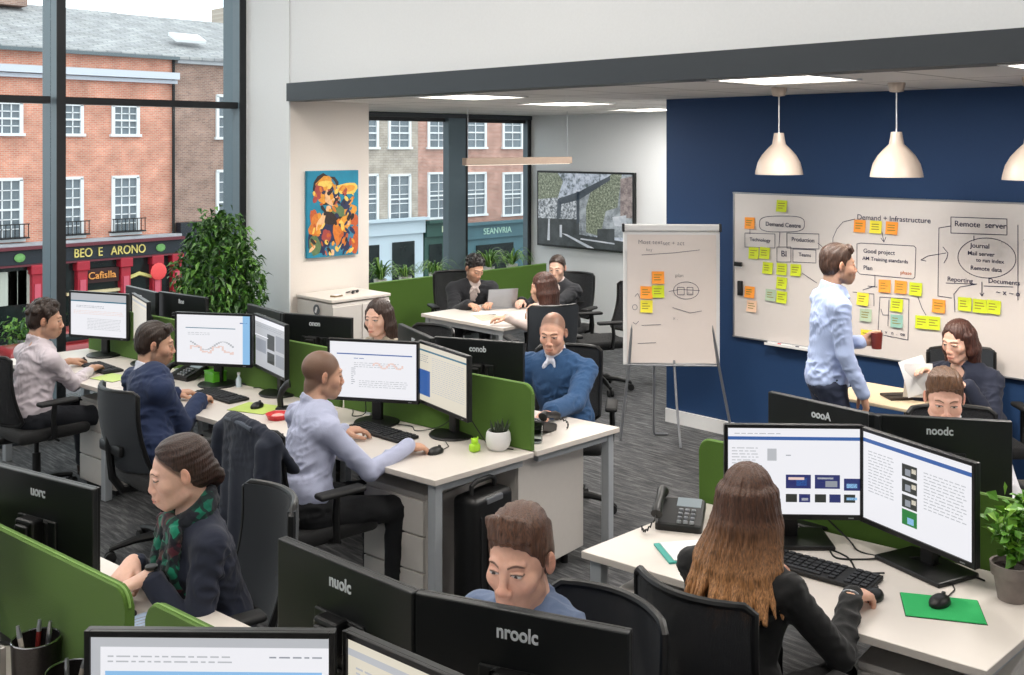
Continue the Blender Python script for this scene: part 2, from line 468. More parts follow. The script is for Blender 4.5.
        g(W + hd * .01 + th * .008, a, .016, .0165 * s, .012); g(a, b, .0165 * s, .0115 * s, .008); g(b, d, .0108 * s, .0098 * s, .003); g(d, e, .0098 * s, .0078 * s, .003)
    def tone(P):
        c = np.tile(skinl, (len(P), 1)); L_ = (P - head) @ RH / hs; x, y, z = L_.T; ax = np.abs(x)
        inh = (np.abs(L_) < .14).all(1)
        def mixc(w, col):
            w = np.clip(w, 0, 1)[:, None] * inh[:, None]; c[:] = c * (1 - w) + np.asarray(col) * w
        mixc(.16 * np.exp(-((ax - .042) ** 2 / .0005 + (z + .035) ** 2 / .0005)) * (y > .03), skinl * (1.02, .72, .66))
        mixc(.35 * np.exp(-(x ** 2 / .0003 + (z + .038) ** 2 / .0003)) * (y > .09), skinl * (1.02, .7, .66))
        mixc(.5 * (ax > .07) * (y < .02), skinl * (1., .75, .68))
        if stubble or beard:
            w = np.clip((-.035 - z - .25 * np.maximum(.0, .05 - y)) / .02, 0, 1) * np.clip((y + .02) / .03, 0, 1) * np.clip((.118 + z) / .008, 0, 1)
            w = np.maximum(w, np.clip((.02 - np.abs(y - .0)) / .01, 0, 1) * (z < .0) * (z > -.09) * (ax > .045))
            w = w * (1 - np.exp(-(x ** 2 / .0006 + (z + .071) ** 2 / .00008)))
            w = np.maximum(w, np.clip(1 - ((z + .056) / .006) ** 2, 0, 1) * (ax < .028) * (y > .07))
            mixc(w * max(stubble, beard), hairl * 1.2 if beard else skinl * .35 + hairl * .3)
        if hair == 'shaved': mixc(.8 * np.clip((z - (y - .02) + .01) / .02, 0, 1) * (np.abs(x) < .078), hairl)
        if hair == 'receding': mixc(.70 * np.clip((z - (1.15 * y - .012)) / .03, 0, 1) * np.clip((.118 - z) / .02, .35, 1) * (y < .07), hairl)
        if hair in ('short', 'quiff', 'curly', 'tail'): mixc(.8 * np.clip((z - np.maximum(1.2 * y - (.016 if y is not None else 0), -.075)) / .012, 0, 1) * (ax < .078), hairl)
        # lips, brows, eyes
        yy = y > .07
        mixc(.85 * yy * np.clip(1.3 - ((x / .022) ** 2 + ((z + .0705) / .0095) ** 2), 0, 1), skinl * ((.92, .45, .42) if female else (.85, .52, .48)))
        mixc(.8 * yy * np.clip(1.2 - ((z + .0705) / .0016) ** 2, 0, 1) * (ax < .021), skinl * .25)
        mixc((.75 if female else .9) * yy * np.clip(1.6 - 1.6 * ((z - (.0235 - 3.2 * (ax - .028) ** 2 * 6)) / (.0026 if female else .0034)) ** 2, 0, 1) * (ax > .011) * (ax < .047), hairl * .8)
        u = (ax - .030) / .0135; v = z + .0015
        open_ = .0045 * np.sqrt(np.clip(1 - u ** 2, 0, 1)) * (.78 if hpitch < 14 else .6)
        ey = (np.abs(u) < 1) & (np.abs(v) < open_ + .0002) & (y > .07)
        c[ey & inh] = (.55, .52, .5)
        c[ey & inh & ((ax - .0295) ** 2 + (v + .0016) ** 2 < .0050 ** 2)] = (.03, .02, .015)
        mixc(.85 * (y > .07) * (np.abs(u) < 1.12) * np.clip(1.5 - ((v - open_ - .0012) / .0022) ** 2, 0, 1), (.03, .02, .018))
        return c
    parts = []
    lo, hi = head - .17 * s, head + .17 * s; lo = np.minimum(lo, nb - .03); hi = np.maximum(hi, nb + .03)
    f = Field(np.minimum(lo, nb - V3(.1, .1, .12)), np.maximum(hi, nb + V3(.1, .1, 0)), det); skin_prims(f); parts.append(f.mesh())
    hd_ = hfine or max(det, .003)
    for i in (0, 1):
        c = wr[i] + HF[i][0] * .07; f = Field(c - .15, c + .15, hd_)
        hand_prims(f, i); parts.append(f.mesh())
    allp = np.array([nb, pv, *sh, *el, *wr, *hip, *kn, *ank]); f = Field(allp.min(0) - .16, allp.max(0) + .16, .011)
    skin_prims(f, True); parts.append(f.mesh())
    np_mesh('body', parts, [skin_mat()], root, base, tone)
    nkp = head + RH @ (V3(0, -.028, -.05) * hs)
    # ---- clothes
    for li, ly in enumerate(layers):
        off = ly.get('off', .010); h = ly.get('h', .0075)
        pts = np.array([nb, pv, *sh, *el, *wr]) if ly.get('sleeve', 1) > 0 else np.array([nb, pv, *sh])
        f = Field(pts.min(0) - .2, pts.max(0) + .16, h); o = off; B = build
        for q in (0, 1): f.cone(nb - up * .03 * s, sh[q] + up * .0, .046 * s + o, .048 * s + o, .04)
        f.ell(chest, RT, (np.array((.148 if female else .165, .10, .19)) * s * B + o), .05)
        if female:
            for q in (1, -1): f.ell(chest + br * q * .07 * s + tf * .07 * s + up * .0, RT, np.array((.06, .055, .06)) * s + o, .04)
        f.ell(waist, RT, (np.array((.115 if female else .138, .095, .17)) * s * B + o), .05)
        f.ell(pv + up * .03, RT, (np.array((.155, .115, .11)) * s * B + o), .05)
        if ly.get('long'): f.ell(pv - up * .03 + bf * .02, RT, (np.array((.17, .13, .10)) * s + o), .05)
        fr = ly.get('sleeve', 1)
        for i in (0, 1):
            if fr > 0:
                f.cone(sh[i], el[i], .046 * s + o, .037 * s + o, .025)
                e = el[i] + (wr[i] - el[i]) * min(1, fr); f.cone(el[i], e, .037 * s + o, .026 * s + o * 1.1, .008)
        if ly.get('collar', 0):
            f.cone(nb - up * .035 * s - tf * .006, nb + (nkp - nb) * .14, .060 * s + o * .6, .052 * s + o * .3, .035)
        if ly.get('collar', 0):                                  # turned-down shirt collar
            cr = .060 * s if not female else .054 * s
            rings = [[nb + (nkp - nb) * ((.36 - .14 * math.cos(t)) * lv + .02) + br * math.sin(t) * (cr - .005 + .013 * (1 - lv)) + tf * math.cos(t) * (cr - .003 + .010 * (1 - lv)) for t in np.linspace(0, 2 * PI, 20)] for lv in (0, .25, .5, .75, 1)]
            for a, b in [p for ring in rings for p in zip(ring, ring[1:])]: f.cone(a, b, .0085 + ly.get('cw', 0), .0085 + ly.get('cw', 0), .005)
            for q in (1, -1): f.cone(nb + up * .014 + tf * .070 * s + br * q * .016, nb - up * .025 + tf * .092 * s + br * q * .045, .012 + o * .5, .008 + o * .5, .012)
        elif ly.get('crew'):
            cr = .058 * s; ring = [nb + up * (.012 - .016 * math.cos(t)) * s + br * math.sin(t) * cr + tf * math.cos(t) * cr for t in np.linspace(0, 2 * PI, 18)]
            for a, b in zip(ring, ring[1:]): f.cone(a, b, .009, .009, .006)
        if ly.get('vcut'):
            vd, vw = ly['vcut']
            a = nb + tf * (.085 + o) * s + up * .02
            for wq in (1, -1):
                f.cone(a + br * wq * vw * .5, nb - up * vd + tf * (.13 + o + (.03 if female else 0)) * s, vw, .012, .004, True)
        if ly.get('neckcut'):
            f.cone(nb + up * .09 - tf * .0, nb + up * .004 + tf * .02, ly['neckcut'], ly['neckcut'] * .9, .006, True)
        if ly.get('front'):                                      # open front of a jacket
            w = ly['front']
            for z0, z1 in ((.02, -.2), (-.2, -L)): f.cone(nb + up * z0 + tf * .16, nb + up * z1 + tf * .17, w, w, .01, True)
        np_mesh(ly['name'], [f.mesh()], [ly['mat']], root, base, disp=(folds(seed * 7 + li, ly.get('wf', 1)), ly.get('wr', .015)))
    if legs:
        f = Field(np.array([pv, *hip, *kn, *ank]).min(0) - .17, np.array([pv, *hip, *kn, *ank]).max(0) + .17, .009)
        f.ell(pv, RT, np.array((.155, .115, .10)) * s + .004, .05)
        if not standing: f.ell(pv - V3(0, 0, .04) + bf * .03, np.stack([br, bf, V3(0, 0, 1)], 1), np.array((.16, .14, .065)) * s, .04)
        for i in (0, 1): f.cone(hip[i], kn[i], .088 * s, .062 * s, .03); f.cone(kn[i], ank[i] + (kn[i] - ank[i]) * .08, .060 * s, .05 * s, .02)
        if standing: f.half(pv + V3(0, 0, .06), V3(0, 0, -1))
        np_mesh('trousers', [f.mesh()], [mat('trouser cloth %d' % int(sum(trousers) * 1000), trousers, .85, bump=.2, scale=200, sheen=.0)], root, base, disp=(folds(seed + 50), .009))
        for i in (0, 1):
            q = (1, -1)[i]; a = ank[i]; fd = nrm(bf + br * q * .2); f = Field(a - V3(.24, .24, .1), a + V3(.24, .24, .1), .005)
            R_ = np.stack([np.cross(fd, V3(0, 0, 1)), fd, V3(0, 0, 1)], 1)
            f.cone(a - V3(0, 0, .01), a + fd * .02 - V3(0, 0, .045), .046 * s, .04 * s, .02)
            f.ell(a + fd * .075 - V3(0, 0, .052), R_, np.array((.044, .125, .036)) * s, .02)
            f.half(V3(a[0], a[1], a[2] - .078), V3(0, 0, 1), .004)
            np_mesh('shoe', [f.mesh()], [mat('shoe leather %d' % int(sum(shoe) * 1000), shoe, .35)], root, base)
    # ---- hair
    if hair and hair not in ('shaved', 'receding'):
        Hh = lambda x, y, z: head + RH @ (V3(x, y, z) * hs)
        long_ = hair.startswith('long') or hair == 'tail'
        lo = head - .17 * s; hi = head + .17 * s
        if hair.startswith('long'): lo = lo - V3(.06, .06, hairlen); hi = hi + V3(.05, .05, 0)
        if hair == 'tail': lo = lo - V3(.1, .1, .22); hi = hi + V3(.1, .1, 0)
        f = Field(lo, hi, max(det, .0034) if not hair.startswith('long') else max(det, .004))
        if hair in ('short', 'quiff', 'curly'): f.ell(Hh(0, -.014, .043), RH, np.array((.080, .102, .086)) * s, .01)
        elif hair == 'tail': f.ell(Hh(0, -.014, .036), RH, np.array((.081, .103, .088)) * s, .01); f.half(Hh(0, 0, .004), RH @ nrm(V3(0, -1.2, 1)), .012)
        else: f.ell(Hh(0, -.016, .038), RH, np.array((.081, .101, .087)) * s, .01)
        if hair in ('short', 'quiff', 'curly'):
            f.ell(Hh(0, -.045, -.005), RH, np.array((.073, .066, .075)) * s, .02)
            n = RH @ nrm(V3(0, -1.22, 1)); f.half(Hh(0, 0, -.024), n, .012); f.half(Hh(0, 0, -.074), RH @ V3(0, 0, 1), .012)
            for q in (1, -1): f.cone(Hh(q * .069, .016, .03), Hh(q * .0715, .013, -.015), .007 * s, .003 * s, .012)
            for q in (1, -1): f.ell(Hh(q * .088, -.012, -.012), RH, np.array((.022, .021, .034)) * s, .004, True)
            if hair == 'quiff':
                f.ell(Hh(0, -.002, .090), RH, np.array((.066, .084, .044)) * s, .02); f.ell(Hh(.010, .046, .094), RH, np.array((.050, .036, .028)) * s, .016)
                for q in (1, -1): f.ell(Hh(q * .064, .088, .062), RH, np.array((.024, .034, .024)) * s, .012, True)
                QF = True
            f.ell(Hh(0, .138, .043), RH, np.array((.078, .062, .047)) * s, .010, True)
            if hair in ('quiff', 'short'):
                hh_ = .030 if hair == 'quiff' else .014
                for j, q in enumerate(np.linspace(-1, 1, 12)):
                    jt = .004 * math.sin(j * 2.4); f.cone(Hh(q * .050, .080 - .024 * q * q + jt * .4, .084 - .010 * q * q), Hh(q * .046 + .010, .060 - .02 * q * q, .096 + hh_ * .75 + jt - .014 * q * q), .0085 * s, .012 * s, .006)
            if hair == 'curly':
                r = np.random.RandomState(seed)
                for _ in range(70):
                    v = r.normal(size=3); v[2] = abs(v[2]); v = nrm(v)
                    if v[1] > .6 and v[2] < .6: continue
                    f.ell(Hh(v[0] * .082, -.012 + v[1] * .098, .038 + v[2] * .085), RH, np.array((.017, .017, .017)) * s, .008)
        elif hair in ('long', 'long_back', 'bob'):
            pass
        if hair in ('long', 'long_back'):
            f.ell(Hh(.010, .105, .004), RH, np.array((.058, .066, .094)) * s, .012, True)   # opening for the face
            for t in np.linspace(-112, 112, 33 if hair == 'long_back' else 19):
                a = math.radians(t); p0 = Hh(math.sin(a) * .068, -.016 - math.cos(a) * .082, .03)
                p1 = Hh(math.sin(a) * .080, -.020 - math.cos(a) * .085, -.06)
                out = br * math.sin(a) - bf * math.cos(a) * .6
                rr = np.random.RandomState(int(t * 10) % 1000 + seed)
                ln = hairlen * (1 - .12 * abs(math.sin(a)) + rr.uniform(-.12, .14))
                wd = .045 if hair == 'long_back' else 0.; p2 = nb + out * ((.080 + wd) * s) - up * (ln - .12) * .4 - bf * .02 + V3(0, 0, .02); p3 = p2 - nrm(up + bf * .15) * ln * .55 + out * (.01 + wd * .8) + rr.normal(size=3) * .006
                f.cone(p0, p1, .020 * s, .021 * s, .02); f.cone(p1, p2, .021 * s, .020 * s, .02); f.cone(p2, p3, .020 * s, .004 * s, .010)
            f.ell(Hh(0, .125, -.035), RH, np.array((.05, .06, .09)) * s, .01, True)
        if hair == 'tail':
            f.ell(Hh(0, -.055, -.01), RH, np.array((.072, .062, .075)) * s, .02)
            f.cone(Hh(.0, -.09, -.03), Hh(.035, -.105, -.07), .036 * s, .03 * s, .02)
            f.cone(Hh(.035, -.105, -.07), nb + br * .05 - bf * .05 + up * .02, .028, .022, .015)
            f.cone(nb + br * .05 - bf * .05 + up * .02, nb + br * .11 + bf * .04 - up * .05, .022, .014, .01)
            f.ell(Hh(0, .138, .043), RH, np.array((.078, .062, .050)) * s, .012, True)
            f.half(Hh(0, 0, -.024), RH @ nrm(V3(0, -1.05, 1)), .01) if False else None
            for q in (1, -1): f.ell(Hh(q * .060, .10, .045), RH, np.array((.03, .04, .028)) * s, .014, True)
            for q in (1, -1): f.ell(Hh(q * .09, -.005, -.012), RH, np.array((.024, .024, .034)) * s, .006, True)
        def strands(x, y, z):
            X = x - head[0]; Y = y - head[1]; a = np.arctan2(X, Y)
            if hair == 'tail': lx = X * hr[0] + Y * hr[1] + (z - head[2]) * hr[2]; lz = X * hu[0] + Y * hu[1] + (z - head[2]) * hu[2]; return np.sin(lz * 300 + lx * 60 + 2 * np.sin(lx * 50)) * .6 + np.sin(lz * 150 + 1) * .5
            if hair in ('short', 'quiff', 'curly'):
                lx = X * hr[0] + Y * hr[1] + (z - head[2]) * hr[2]; ly_ = X * hf[0] + Y * hf[1] + (z - head[2]) * hf[2]
                return np.sin(lx * 330 + ly_ * 90 + 1.5 * np.sin(ly_ * 55)) * .9 + np.sin(lx * 160 + ly_ * 60 + 2 * np.sin(z * 60)) * .9
            return np.sin(a * 46 + 3 * np.sin(z * 30)) * .6 + np.sin(a * 83 + z * 25) * .4 + .7 * np.sin(a * 17 + z * 9)
        f.warp(strands, .0013 if not hair.startswith('long') else .0022)
        hm = hair_mat('hair %s' % label[:24], haircol, tip=(.62, .44, .28) if hair == 'long_back' else None, z0=head[2] - hairlen, z1=head[2] - .02)
        np_mesh('hair', [f.mesh()], [hm], root, base)
    return root, dict(nb=nb, up=up, br=br, bf=bf, tf=tf, wr=wr, el=el, sh=sh, HF=HF, chest=chest, RT=RT, head=head, RH=RH, base=base, pv=pv)
# ------------------------------------------------------------------ palette
WHITEWALL = mat('white wall paint', (.86, .87, .88), .75, var=.02, bump=.05, scale=60)
PINKWALL = mat('warm white wall paint', (.86, .83, .80), .75, var=.02, bump=.05, scale=60)
BLUEWALL = mat('deep blue wall paint', (.05, .205, .37), .7, var=.04, bump=.05, scale=50)
DARKGREY = mat('dark grey painted steel', (.175, .20, .225), .5, var=.03)
ALU = mat('grey blue window frame', (.36, .43, .47), .45, metal=.1, var=.03)
ALUDARK = mat('dark frame and shaded face', (.09, .10, .115), .5)
WHITETRIM = mat('white gloss trim', (.88, .88, .88), .4, var=.02)
DESK = mat('pale laminate desktop', (.83, .80, .77), .42, var=.02, scale=14)
DESKEDGE = mat('desk edge band', (.74, .71, .68), .5, var=.02)
LEG = mat('light grey powder coated steel', (.66, .68, .70), .4, metal=.15, var=.02)
CAB = mat('off white cabinet board', (.80, .78, .76), .5, var=.02)
CABDARK = mat('cabinet shadow gap', (.16, .16, .17), .7)
GREEN = mat('green felt screen', (.295, .43, .125), .9, var=.10, scale=420, bump=.25, sheen=.1)
GREENEDGE = mat('green screen edge trim', (.45, .60, .28), .6)
BLACK = mat('black plastic', (.035, .037, .042), .42, var=.05, scale=120)
BLACKM = mat('matt black plastic', (.07, .072, .078), .62, var=.08, scale=300, bump=.05)
MONBACK = mat('monitor back plastic', (.085, .095, .10), .38, var=.05, scale=60)
BEZEL = mat('monitor bezel', (.04, .042, .05), .35)
SILVER = mat('brushed silver', (.62, .63, .65), .3, metal=.8, var=.04)
CHROME = mat('chrome', (.8, .8, .82), .15, metal=1., var=.01)
LOGO = mat('silver lettering', (.82, .84, .86), .35, var=.01)
FABDARK = mat('black chair fabric', (.06, .062, .07), .95, var=.15, scale=500, bump=.3, sheen=.1)
FABGREY = mat('charcoal chair fabric', (.17, .19, .215), .92, var=.1, scale=500, bump=.3, sheen=.1)
PAPER = mat('white paper', (.90, .90, .90), .7, var=.02)
SOIL = mat('potting soil', (.12, .08, .06), .95, var=.4, scale=160, bump=.8)
CABLE = mat('black cable rubber', (.03, .03, .035), .5)
KEYS = mat('dark grey keycaps', (.13, .135, .15), .55, var=.06)
SKYC = (.80, .88, 1.)

def glass_mat(name, tint=(.93, .97, .97), refl=.06):
    m = bpy.data.materials.new(name); m.use_nodes = True; nt = m.node_tree; nt.nodes.clear()
    o = nt.nodes.new('ShaderNodeOutputMaterial'); t = nt.nodes.new('ShaderNodeBsdfTransparent'); g = nt.nodes.new('ShaderNodeBsdfGlossy')
    t.inputs[0].default_value = (*tint, 1); g.inputs['Roughness'].default_value = .10
    fr = nt.nodes.new('ShaderNodeFresnel'); fr.inputs[0].default_value = 1.12
    mx = nt.nodes.new('ShaderNodeMixShader')
    nt.links.new(fr.outputs[0], mx.inputs[0]); nt.links.new(t.outputs[0], mx.inputs[1]); nt.links.new(g.outputs[0], mx.inputs[2]); nt.links.new(mx.outputs[0], o.inputs[0])
    return m
GLASS = glass_mat('window glass')
TUMBLER = glass_mat('drinking glass', (.86, .90, .90))

def brick_mat(name, c1, c2, mortar, sx=1., face='xz', bump=.4, scale=1.):
    m, nt, b = _nodes(name)
    tc = nt.nodes.new('ShaderNodeTexCoord'); sp = nt.nodes.new('ShaderNodeSeparateXYZ'); cb = nt.nodes.new('ShaderNodeCombineXYZ')
    nt.links.new(tc.outputs['Object'], sp.inputs[0])
    nt.links.new(sp.outputs['X' if face[0] == 'x' else 'Y'], cb.inputs[0]); nt.links.new(sp.outputs['Z' if face[1] == 'z' else 'Y'], cb.inputs[1])
    br = nt.nodes.new('ShaderNodeTexBrick'); br.inputs['Scale'].default_value = scale
    br.inputs['Color1'].default_value = (*lin(c1), 1); br.inputs['Color2'].default_value = (*lin(c2), 1); br.inputs['Mortar'].default_value = (*lin(mortar), 1)
    br.inputs['Brick Width'].default_value = .34; br.inputs['Row Height'].default_value = .13; br.inputs['Mortar Size'].default_value = .018
    nt.links.new(cb.outputs[0], br.inputs['Vector'])
    n = nt.nodes.new('ShaderNodeTexNoise'); n.inputs['Scale'].default_value = 1.3; n.inputs['Detail'].default_value = 6; nt.links.new(cb.outputs[0], n.inputs['Vector'])
    mr = nt.nodes.new('ShaderNodeMapRange'); mr.inputs[1].default_value = .3; mr.inputs[2].default_value = .7; mr.inputs[3].default_value = .78; mr.inputs[4].default_value = 1.2; nt.links.new(n.outputs['Fac'], mr.inputs[0])
    vs = nt.nodes.new('ShaderNodeVectorMath'); vs.operation = 'SCALE'; nt.links.new(br.outputs['Color'], vs.inputs[0]); nt.links.new(mr.outputs[0], vs.inputs['Scale'])
    nt.links.new(vs.outputs[0], b.inputs['Base Color']); b.inputs['Roughness'].default_value = .9
    bn = nt.nodes.new('ShaderNodeBump'); bn.inputs['Strength'].default_value = bump; nt.links.new(br.outputs['Fac'], bn.inputs['Height']); bn.invert = True
    nt.links.new(bn.outputs[0], b.inputs['Normal'])
    MATS[name] = m; return m

def carpet_mat():
    m, nt, b = _nodes('striped grey carpet')
    tc = nt.nodes.new('ShaderNodeTexCoord'); mp = nt.nodes.new('ShaderNodeMapping'); mp.inputs['Scale'].default_value = (26, 3.2, 1); mp.inputs['Rotation'].default_value = (0, 0, .1)
    nt.links.new(tc.outputs['Object'], mp.inputs[0])
    n = nt.nodes.new('ShaderNodeTexNoise'); n.inputs['Scale'].default_value = 1.6; n.inputs['Detail'].default_value = 5; n.inputs['Roughness'].default_value = .65; nt.links.new(mp.outputs[0], n.inputs['Vector'])
    n2 = nt.nodes.new('ShaderNodeTexNoise'); n2.inputs['Scale'].default_value = 260; nt.links.new(tc.outputs['Object'], n2.inputs['Vector'])
    cr = nt.nodes.new('ShaderNodeValToRGB'); e = cr.color_ramp.elements
    e[0].position = .32; e[0].color = (*lin((.17, .175, .185)), 1); e[1].position = .70; e[1].color = (*lin((.46, .46, .465)), 1)
    x = e.new(.5); x.color = (*lin((.29, .295, .305)), 1)
    nt.links.new(n.outputs['Fac'], cr.inputs[0])
    mr = nt.nodes.new('ShaderNodeMapRange'); mr.inputs[3].default_value = .6; mr.inputs[4].default_value = 1.4; nt.links.new(n2.outputs['Fac'], mr.inputs[0])
    vs = nt.nodes.new('ShaderNodeVectorMath'); vs.operation = 'SCALE'; nt.links.new(cr.outputs[0], vs.inputs[0]); nt.links.new(mr.outputs[0], vs.inputs['Scale'])
    nt.links.new(vs.outputs[0], b.inputs['Base Color']); b.inputs['Roughness'].default_value = .95
    bn = nt.nodes.new('ShaderNodeBump'); bn.inputs['Strength'].default_value = .5; bn.inputs['Distance'].default_value = .01; nt.links.new(n2.outputs['Fac'], bn.inputs['Height']); nt.links.new(bn.outputs[0], b.inputs['Normal'])
    return m

def tile_mat(name, base, line, w, h, size=.012, rot=0.):
    m, nt, b = _nodes(name)
    tc = nt.nodes.new('ShaderNodeTexCoord'); br = nt.nodes.new('ShaderNodeTexBrick'); br.offset = 0; br.inputs['Scale'].default_value = 1
    br.inputs['Color1'].default_value = (*lin(base), 1); br.inputs['Color2'].default_value = (*lin([v * .985 for v in base]), 1); br.inputs['Mortar'].default_value = (*lin(line), 1)
    br.inputs['Brick Width'].default_value = w; br.inputs['Row Height'].default_value = h; br.inputs['Mortar Size'].default_value = size
    nt.links.new(tc.outputs['Object'], br.inputs['Vector']); nt.links.new(br.outputs['Color'], b.inputs['Base Color']); b.inputs['Roughness'].default_value = .85
    return m

# ------------------------------------------------------------------ room shell
XB, XT, YW, YF, ZC, ZT = 4.93, 9.75, 8.30, 9.40, 2.68, 4.6
def shell(name, c, d, m, label=None):
    return struct(MB().box(c, d).build(name, m), label)
shell('floor', (4.0, 3.4, -.05), (12.0, 12.6, .1), carpet_mat(), 'grey striped carpet floor')
shell('ceiling', ((5.7 + XT) / 2 + .1, 9.1, ZC + .06), (XT - 5.7, 1.0, .12), tile_mat('suspended ceiling tiles by the glass', (.86, .85, .84), (.62, .61, .60), 1.2, .6))
shell('ceiling', ((XB + XT) / 2 + .1, 2.85, ZC + .06), (XT - XB, 11.5, .12), tile_mat('suspended ceiling tiles', (.86, .85, .84), (.62, .61, .60), 1.2, .6), 'low tiled ceiling behind the beam')
shell('ceiling', (1.6, 3.4, ZT + .06), (6.9, 12.6, .12), tile_mat('high ceiling tiles', (.86, .85, .84), (.6, .6, .6), 1.2, .6), 'high ceiling over the near office')
shell('wall_upper', (XB + .08, 2.55, (ZC + .14 + ZT) / 2), (.16, 10.1, ZT - ZC - .14), WHITEWALL, 'white upper wall above the grey beam')
shell('trim_1', (XB + .06, 2.55, ZC + .068), (.20, 10.1, .152), DARKGREY, 'dark grey beam along the ceiling edge')
# pier between the two window bays
shell('wall_return', (5.73, 9.05, ZC / 2), (.06, .9, ZC), PINKWALL)
shell('wall_pier', ((XB + 5.76) / 2 + .0, 8.1, ZC / 2), (5.76 - XB, 1.0, ZC), PINKWALL, 'pale pier carrying the painting')
shell('wall_column', (XB - .006, 7.955, ZT / 2), (.012, .71, ZT), WHITEWALL, 'white column face beside the tall window')
shell('wall_pier_upper', ((XB + 5.76) / 2, 8.0, (ZC + ZT) / 2 + .07), (5.76 - XB - .02, .8, ZT - ZC - .14), WHITEWALL)
shell('wall_far', (XT + .08, 7.2, ZC / 2), (.16, 4.6, ZC), WHITEWALL, 'white far wall carrying the television')
shell('wall_blue', (7.04 + .06, (5.22 - 2.9) / 2, ZC / 2), (.12, 8.12, ZC), BLUEWALL, 'deep blue feature wall')
shell('wall_alcove', ((7.16 + XT) / 2, 5.22 - .06, ZC / 2), (XT - 7.16, .12, ZC), WHITEWALL)
shell('baseboard_blue', (7.04 - .008, (5.22 - 2.9) / 2, .055), (.016, 8.12, .11), WHITETRIM)
shell('baseboard_far', (XT - .008, 7.2, .055), (.016, 4.3, .11), WHITETRIM)
shell('wall_back', (-1.85, 3.4, ZT / 2), (.12, 12.6, ZT), WHITEWALL)
shell('wall_right', (4.0, -2.9, ZT / 2), (11.7, .12, ZT), WHITEWALL)

# glazing: every bay a window with its own frame parts
def window(n, x0, x1, y, z0, z1, transom=None, label=None, deep=.28, wl=.07, wr=.07):
    w = link('window_%d' % n, None); w.location = (x0, y, 0); struct(w, label)
    def post(xa, xb):
        m = MB(); m.box(((xa + xb) / 2, .0, (z0 + z1) / 2), (xb - xa, .012, z1 - z0)); m.build('window_shaded_face', ALUDARK, w)  # shade on the mullion's room-side face, painted as a dark strip
        m = MB(); m.box(((xa + xb) / 2, deep / 2 + .006, (z0 + z1) / 2), (xb - xa, deep, z1 - z0)); m.build('window_mullion', ALU, w)
    post(0, wl)
    if wr: post(x1 - x0 - wr, x1 - x0)
    for z in (z0 + .04, z1 - .04):
        MB().box(((x1 - x0) / 2, .1, z), (x1 - x0 - wl - wr, .12, .08)).build('window_rail', ALUDARK, w)
    if transom:
        MB().box(((x1 - x0) / 2, .1, transom), (x1 - x0 - wl - wr, .14, .055)).build('window_transom', ALUDARK, w)
    MB().box(((x1 - x0) / 2, .12, (z0 + z1) / 2), (x1 - x0, .008, z1 - z0)).build('window_pane', GLASS, w)
    return w
xs = [-1.45, .11, 1.68, 3.245, 4.925]
for i, (a, b) in enumerate(zip(xs, xs[1:])):
    window(i + 1, a, b, YW, .08, 4.5, 2.655, 'tall window bay in blue grey frames', wr=.0 if i < 3 else .07)
shell('trim_2', (1.7, YW + .15, .04), (6.5, .3, .08), DARKGREY)
shell('trim_3', (1.7, YW + .15, 4.55), (6.5, .3, .1), DARKGREY)
window(5, 5.76, 8.32, YF, .08, ZC - .02, None, 'back window bay left of the broad mullion', wl=.04, wr=0, deep=.1)
shell('trim_4', (8.46, YF + .05, ZC / 2), (.28, .10, ZC), ALU, 'broad blue grey mullion between back windows')
window(6, 8.60, 9.75, YF, .08, ZC - .02, None, 'back window bay beside the far wall', wl=.03, wr=.06, deep=.08)
shell('trim_5', (7.75, YF + .1, ZC - .03), (4.0, .24, .05), DARKGREY)
shell('trim_6', (7.75, YF + .15, .04), (4.0, .3, .08), DARKGREY)

# ------------------------------------------------------------------ street outside
FY = 44.; GZ = -5.8
def fx(px): t = (px - CX) / F; return FY * (1 + t) / (1 - t)
def fz(px, py): return H - (py - CY) / F * (fx(px) + FY) * R2
struct(MB().box((45, 60, GZ - .1), (200, 120, .2)).build('ground_street', mat('asphalt', (.34, .34, .35), .9, var=.2, scale=3)), 'asphalt street far below the windows')
struct(MB().box((45, FY - 2.2, GZ + .08), (150, 3.4, .16)).build('ground_pavement', mat('paving', (.55, .54, .52), .9, var=.15, scale=2)), 'pavement in front of the terrace')
SASH = mat('white sash paint', (.90, .91, .92), .5, var=.03)
WGLASS = mat('dark house window glass', (.42, .46, .49), .12, var=.25, scale=1.5)
STONE = mat('grey stone band', (.66, .67, .69), .8, var=.12, scale=4)
SLATE = brick_mat('slate roof', (.66, .66, .66), (.60, .60, .61), (.52, .53, .54), scale=.55, face='xy')
REDB = brick_mat('orange red brick', (.86, .58, .48), (.80, .50, .41), (.80, .70, .64), scale=1.7)
BROWNB = brick_mat('pale brown brick', (.66, .52, .46), (.56, .44, .40), (.66, .60, .56), scale=1.7)
PINKB = brick_mat('faded pink brick', (.76, .56, .50), (.68, .47, .42), (.74, .68, .64), scale=1.7)
RENDER = brick_mat('beige rendered stone', (.74, .70, .66), (.70, .66, .61), (.66, .62, .58))
def sash(parent, x, z0, z1, w, cols=3, rows=4, proud=.05):
    m = MB(); y = -proud
    m.box((x, y, z0 - .06), (w + .35, .22, .12)); m.box((x, y, z1 + .05), (w + .16, .12, .12))
    for q in (-1, 1): m.box((x + q * (w / 2 + .03), y, (z0 + z1) / 2), (.14, .12, z1 - z0 + .06))
    m.box((x, y, (z0 + z1) / 2), (w, .09, .08))
    for i in range(1, cols): m.box((x - w / 2 + w * i / cols, y + .01, (z0 + z1) / 2), (.045, .05, z1 - z0))
    for j in range(1, rows): m.box((x, y + .01, z0 + (z1 - z0) * j / rows), (w, .05, .04))
    f = m.build('window_frame', SASH, parent)
    MB().box((x, y + .05, (z0 + z1) / 2), (w, .02, z1 - z0)).build('window_pane', WGLASS, f)
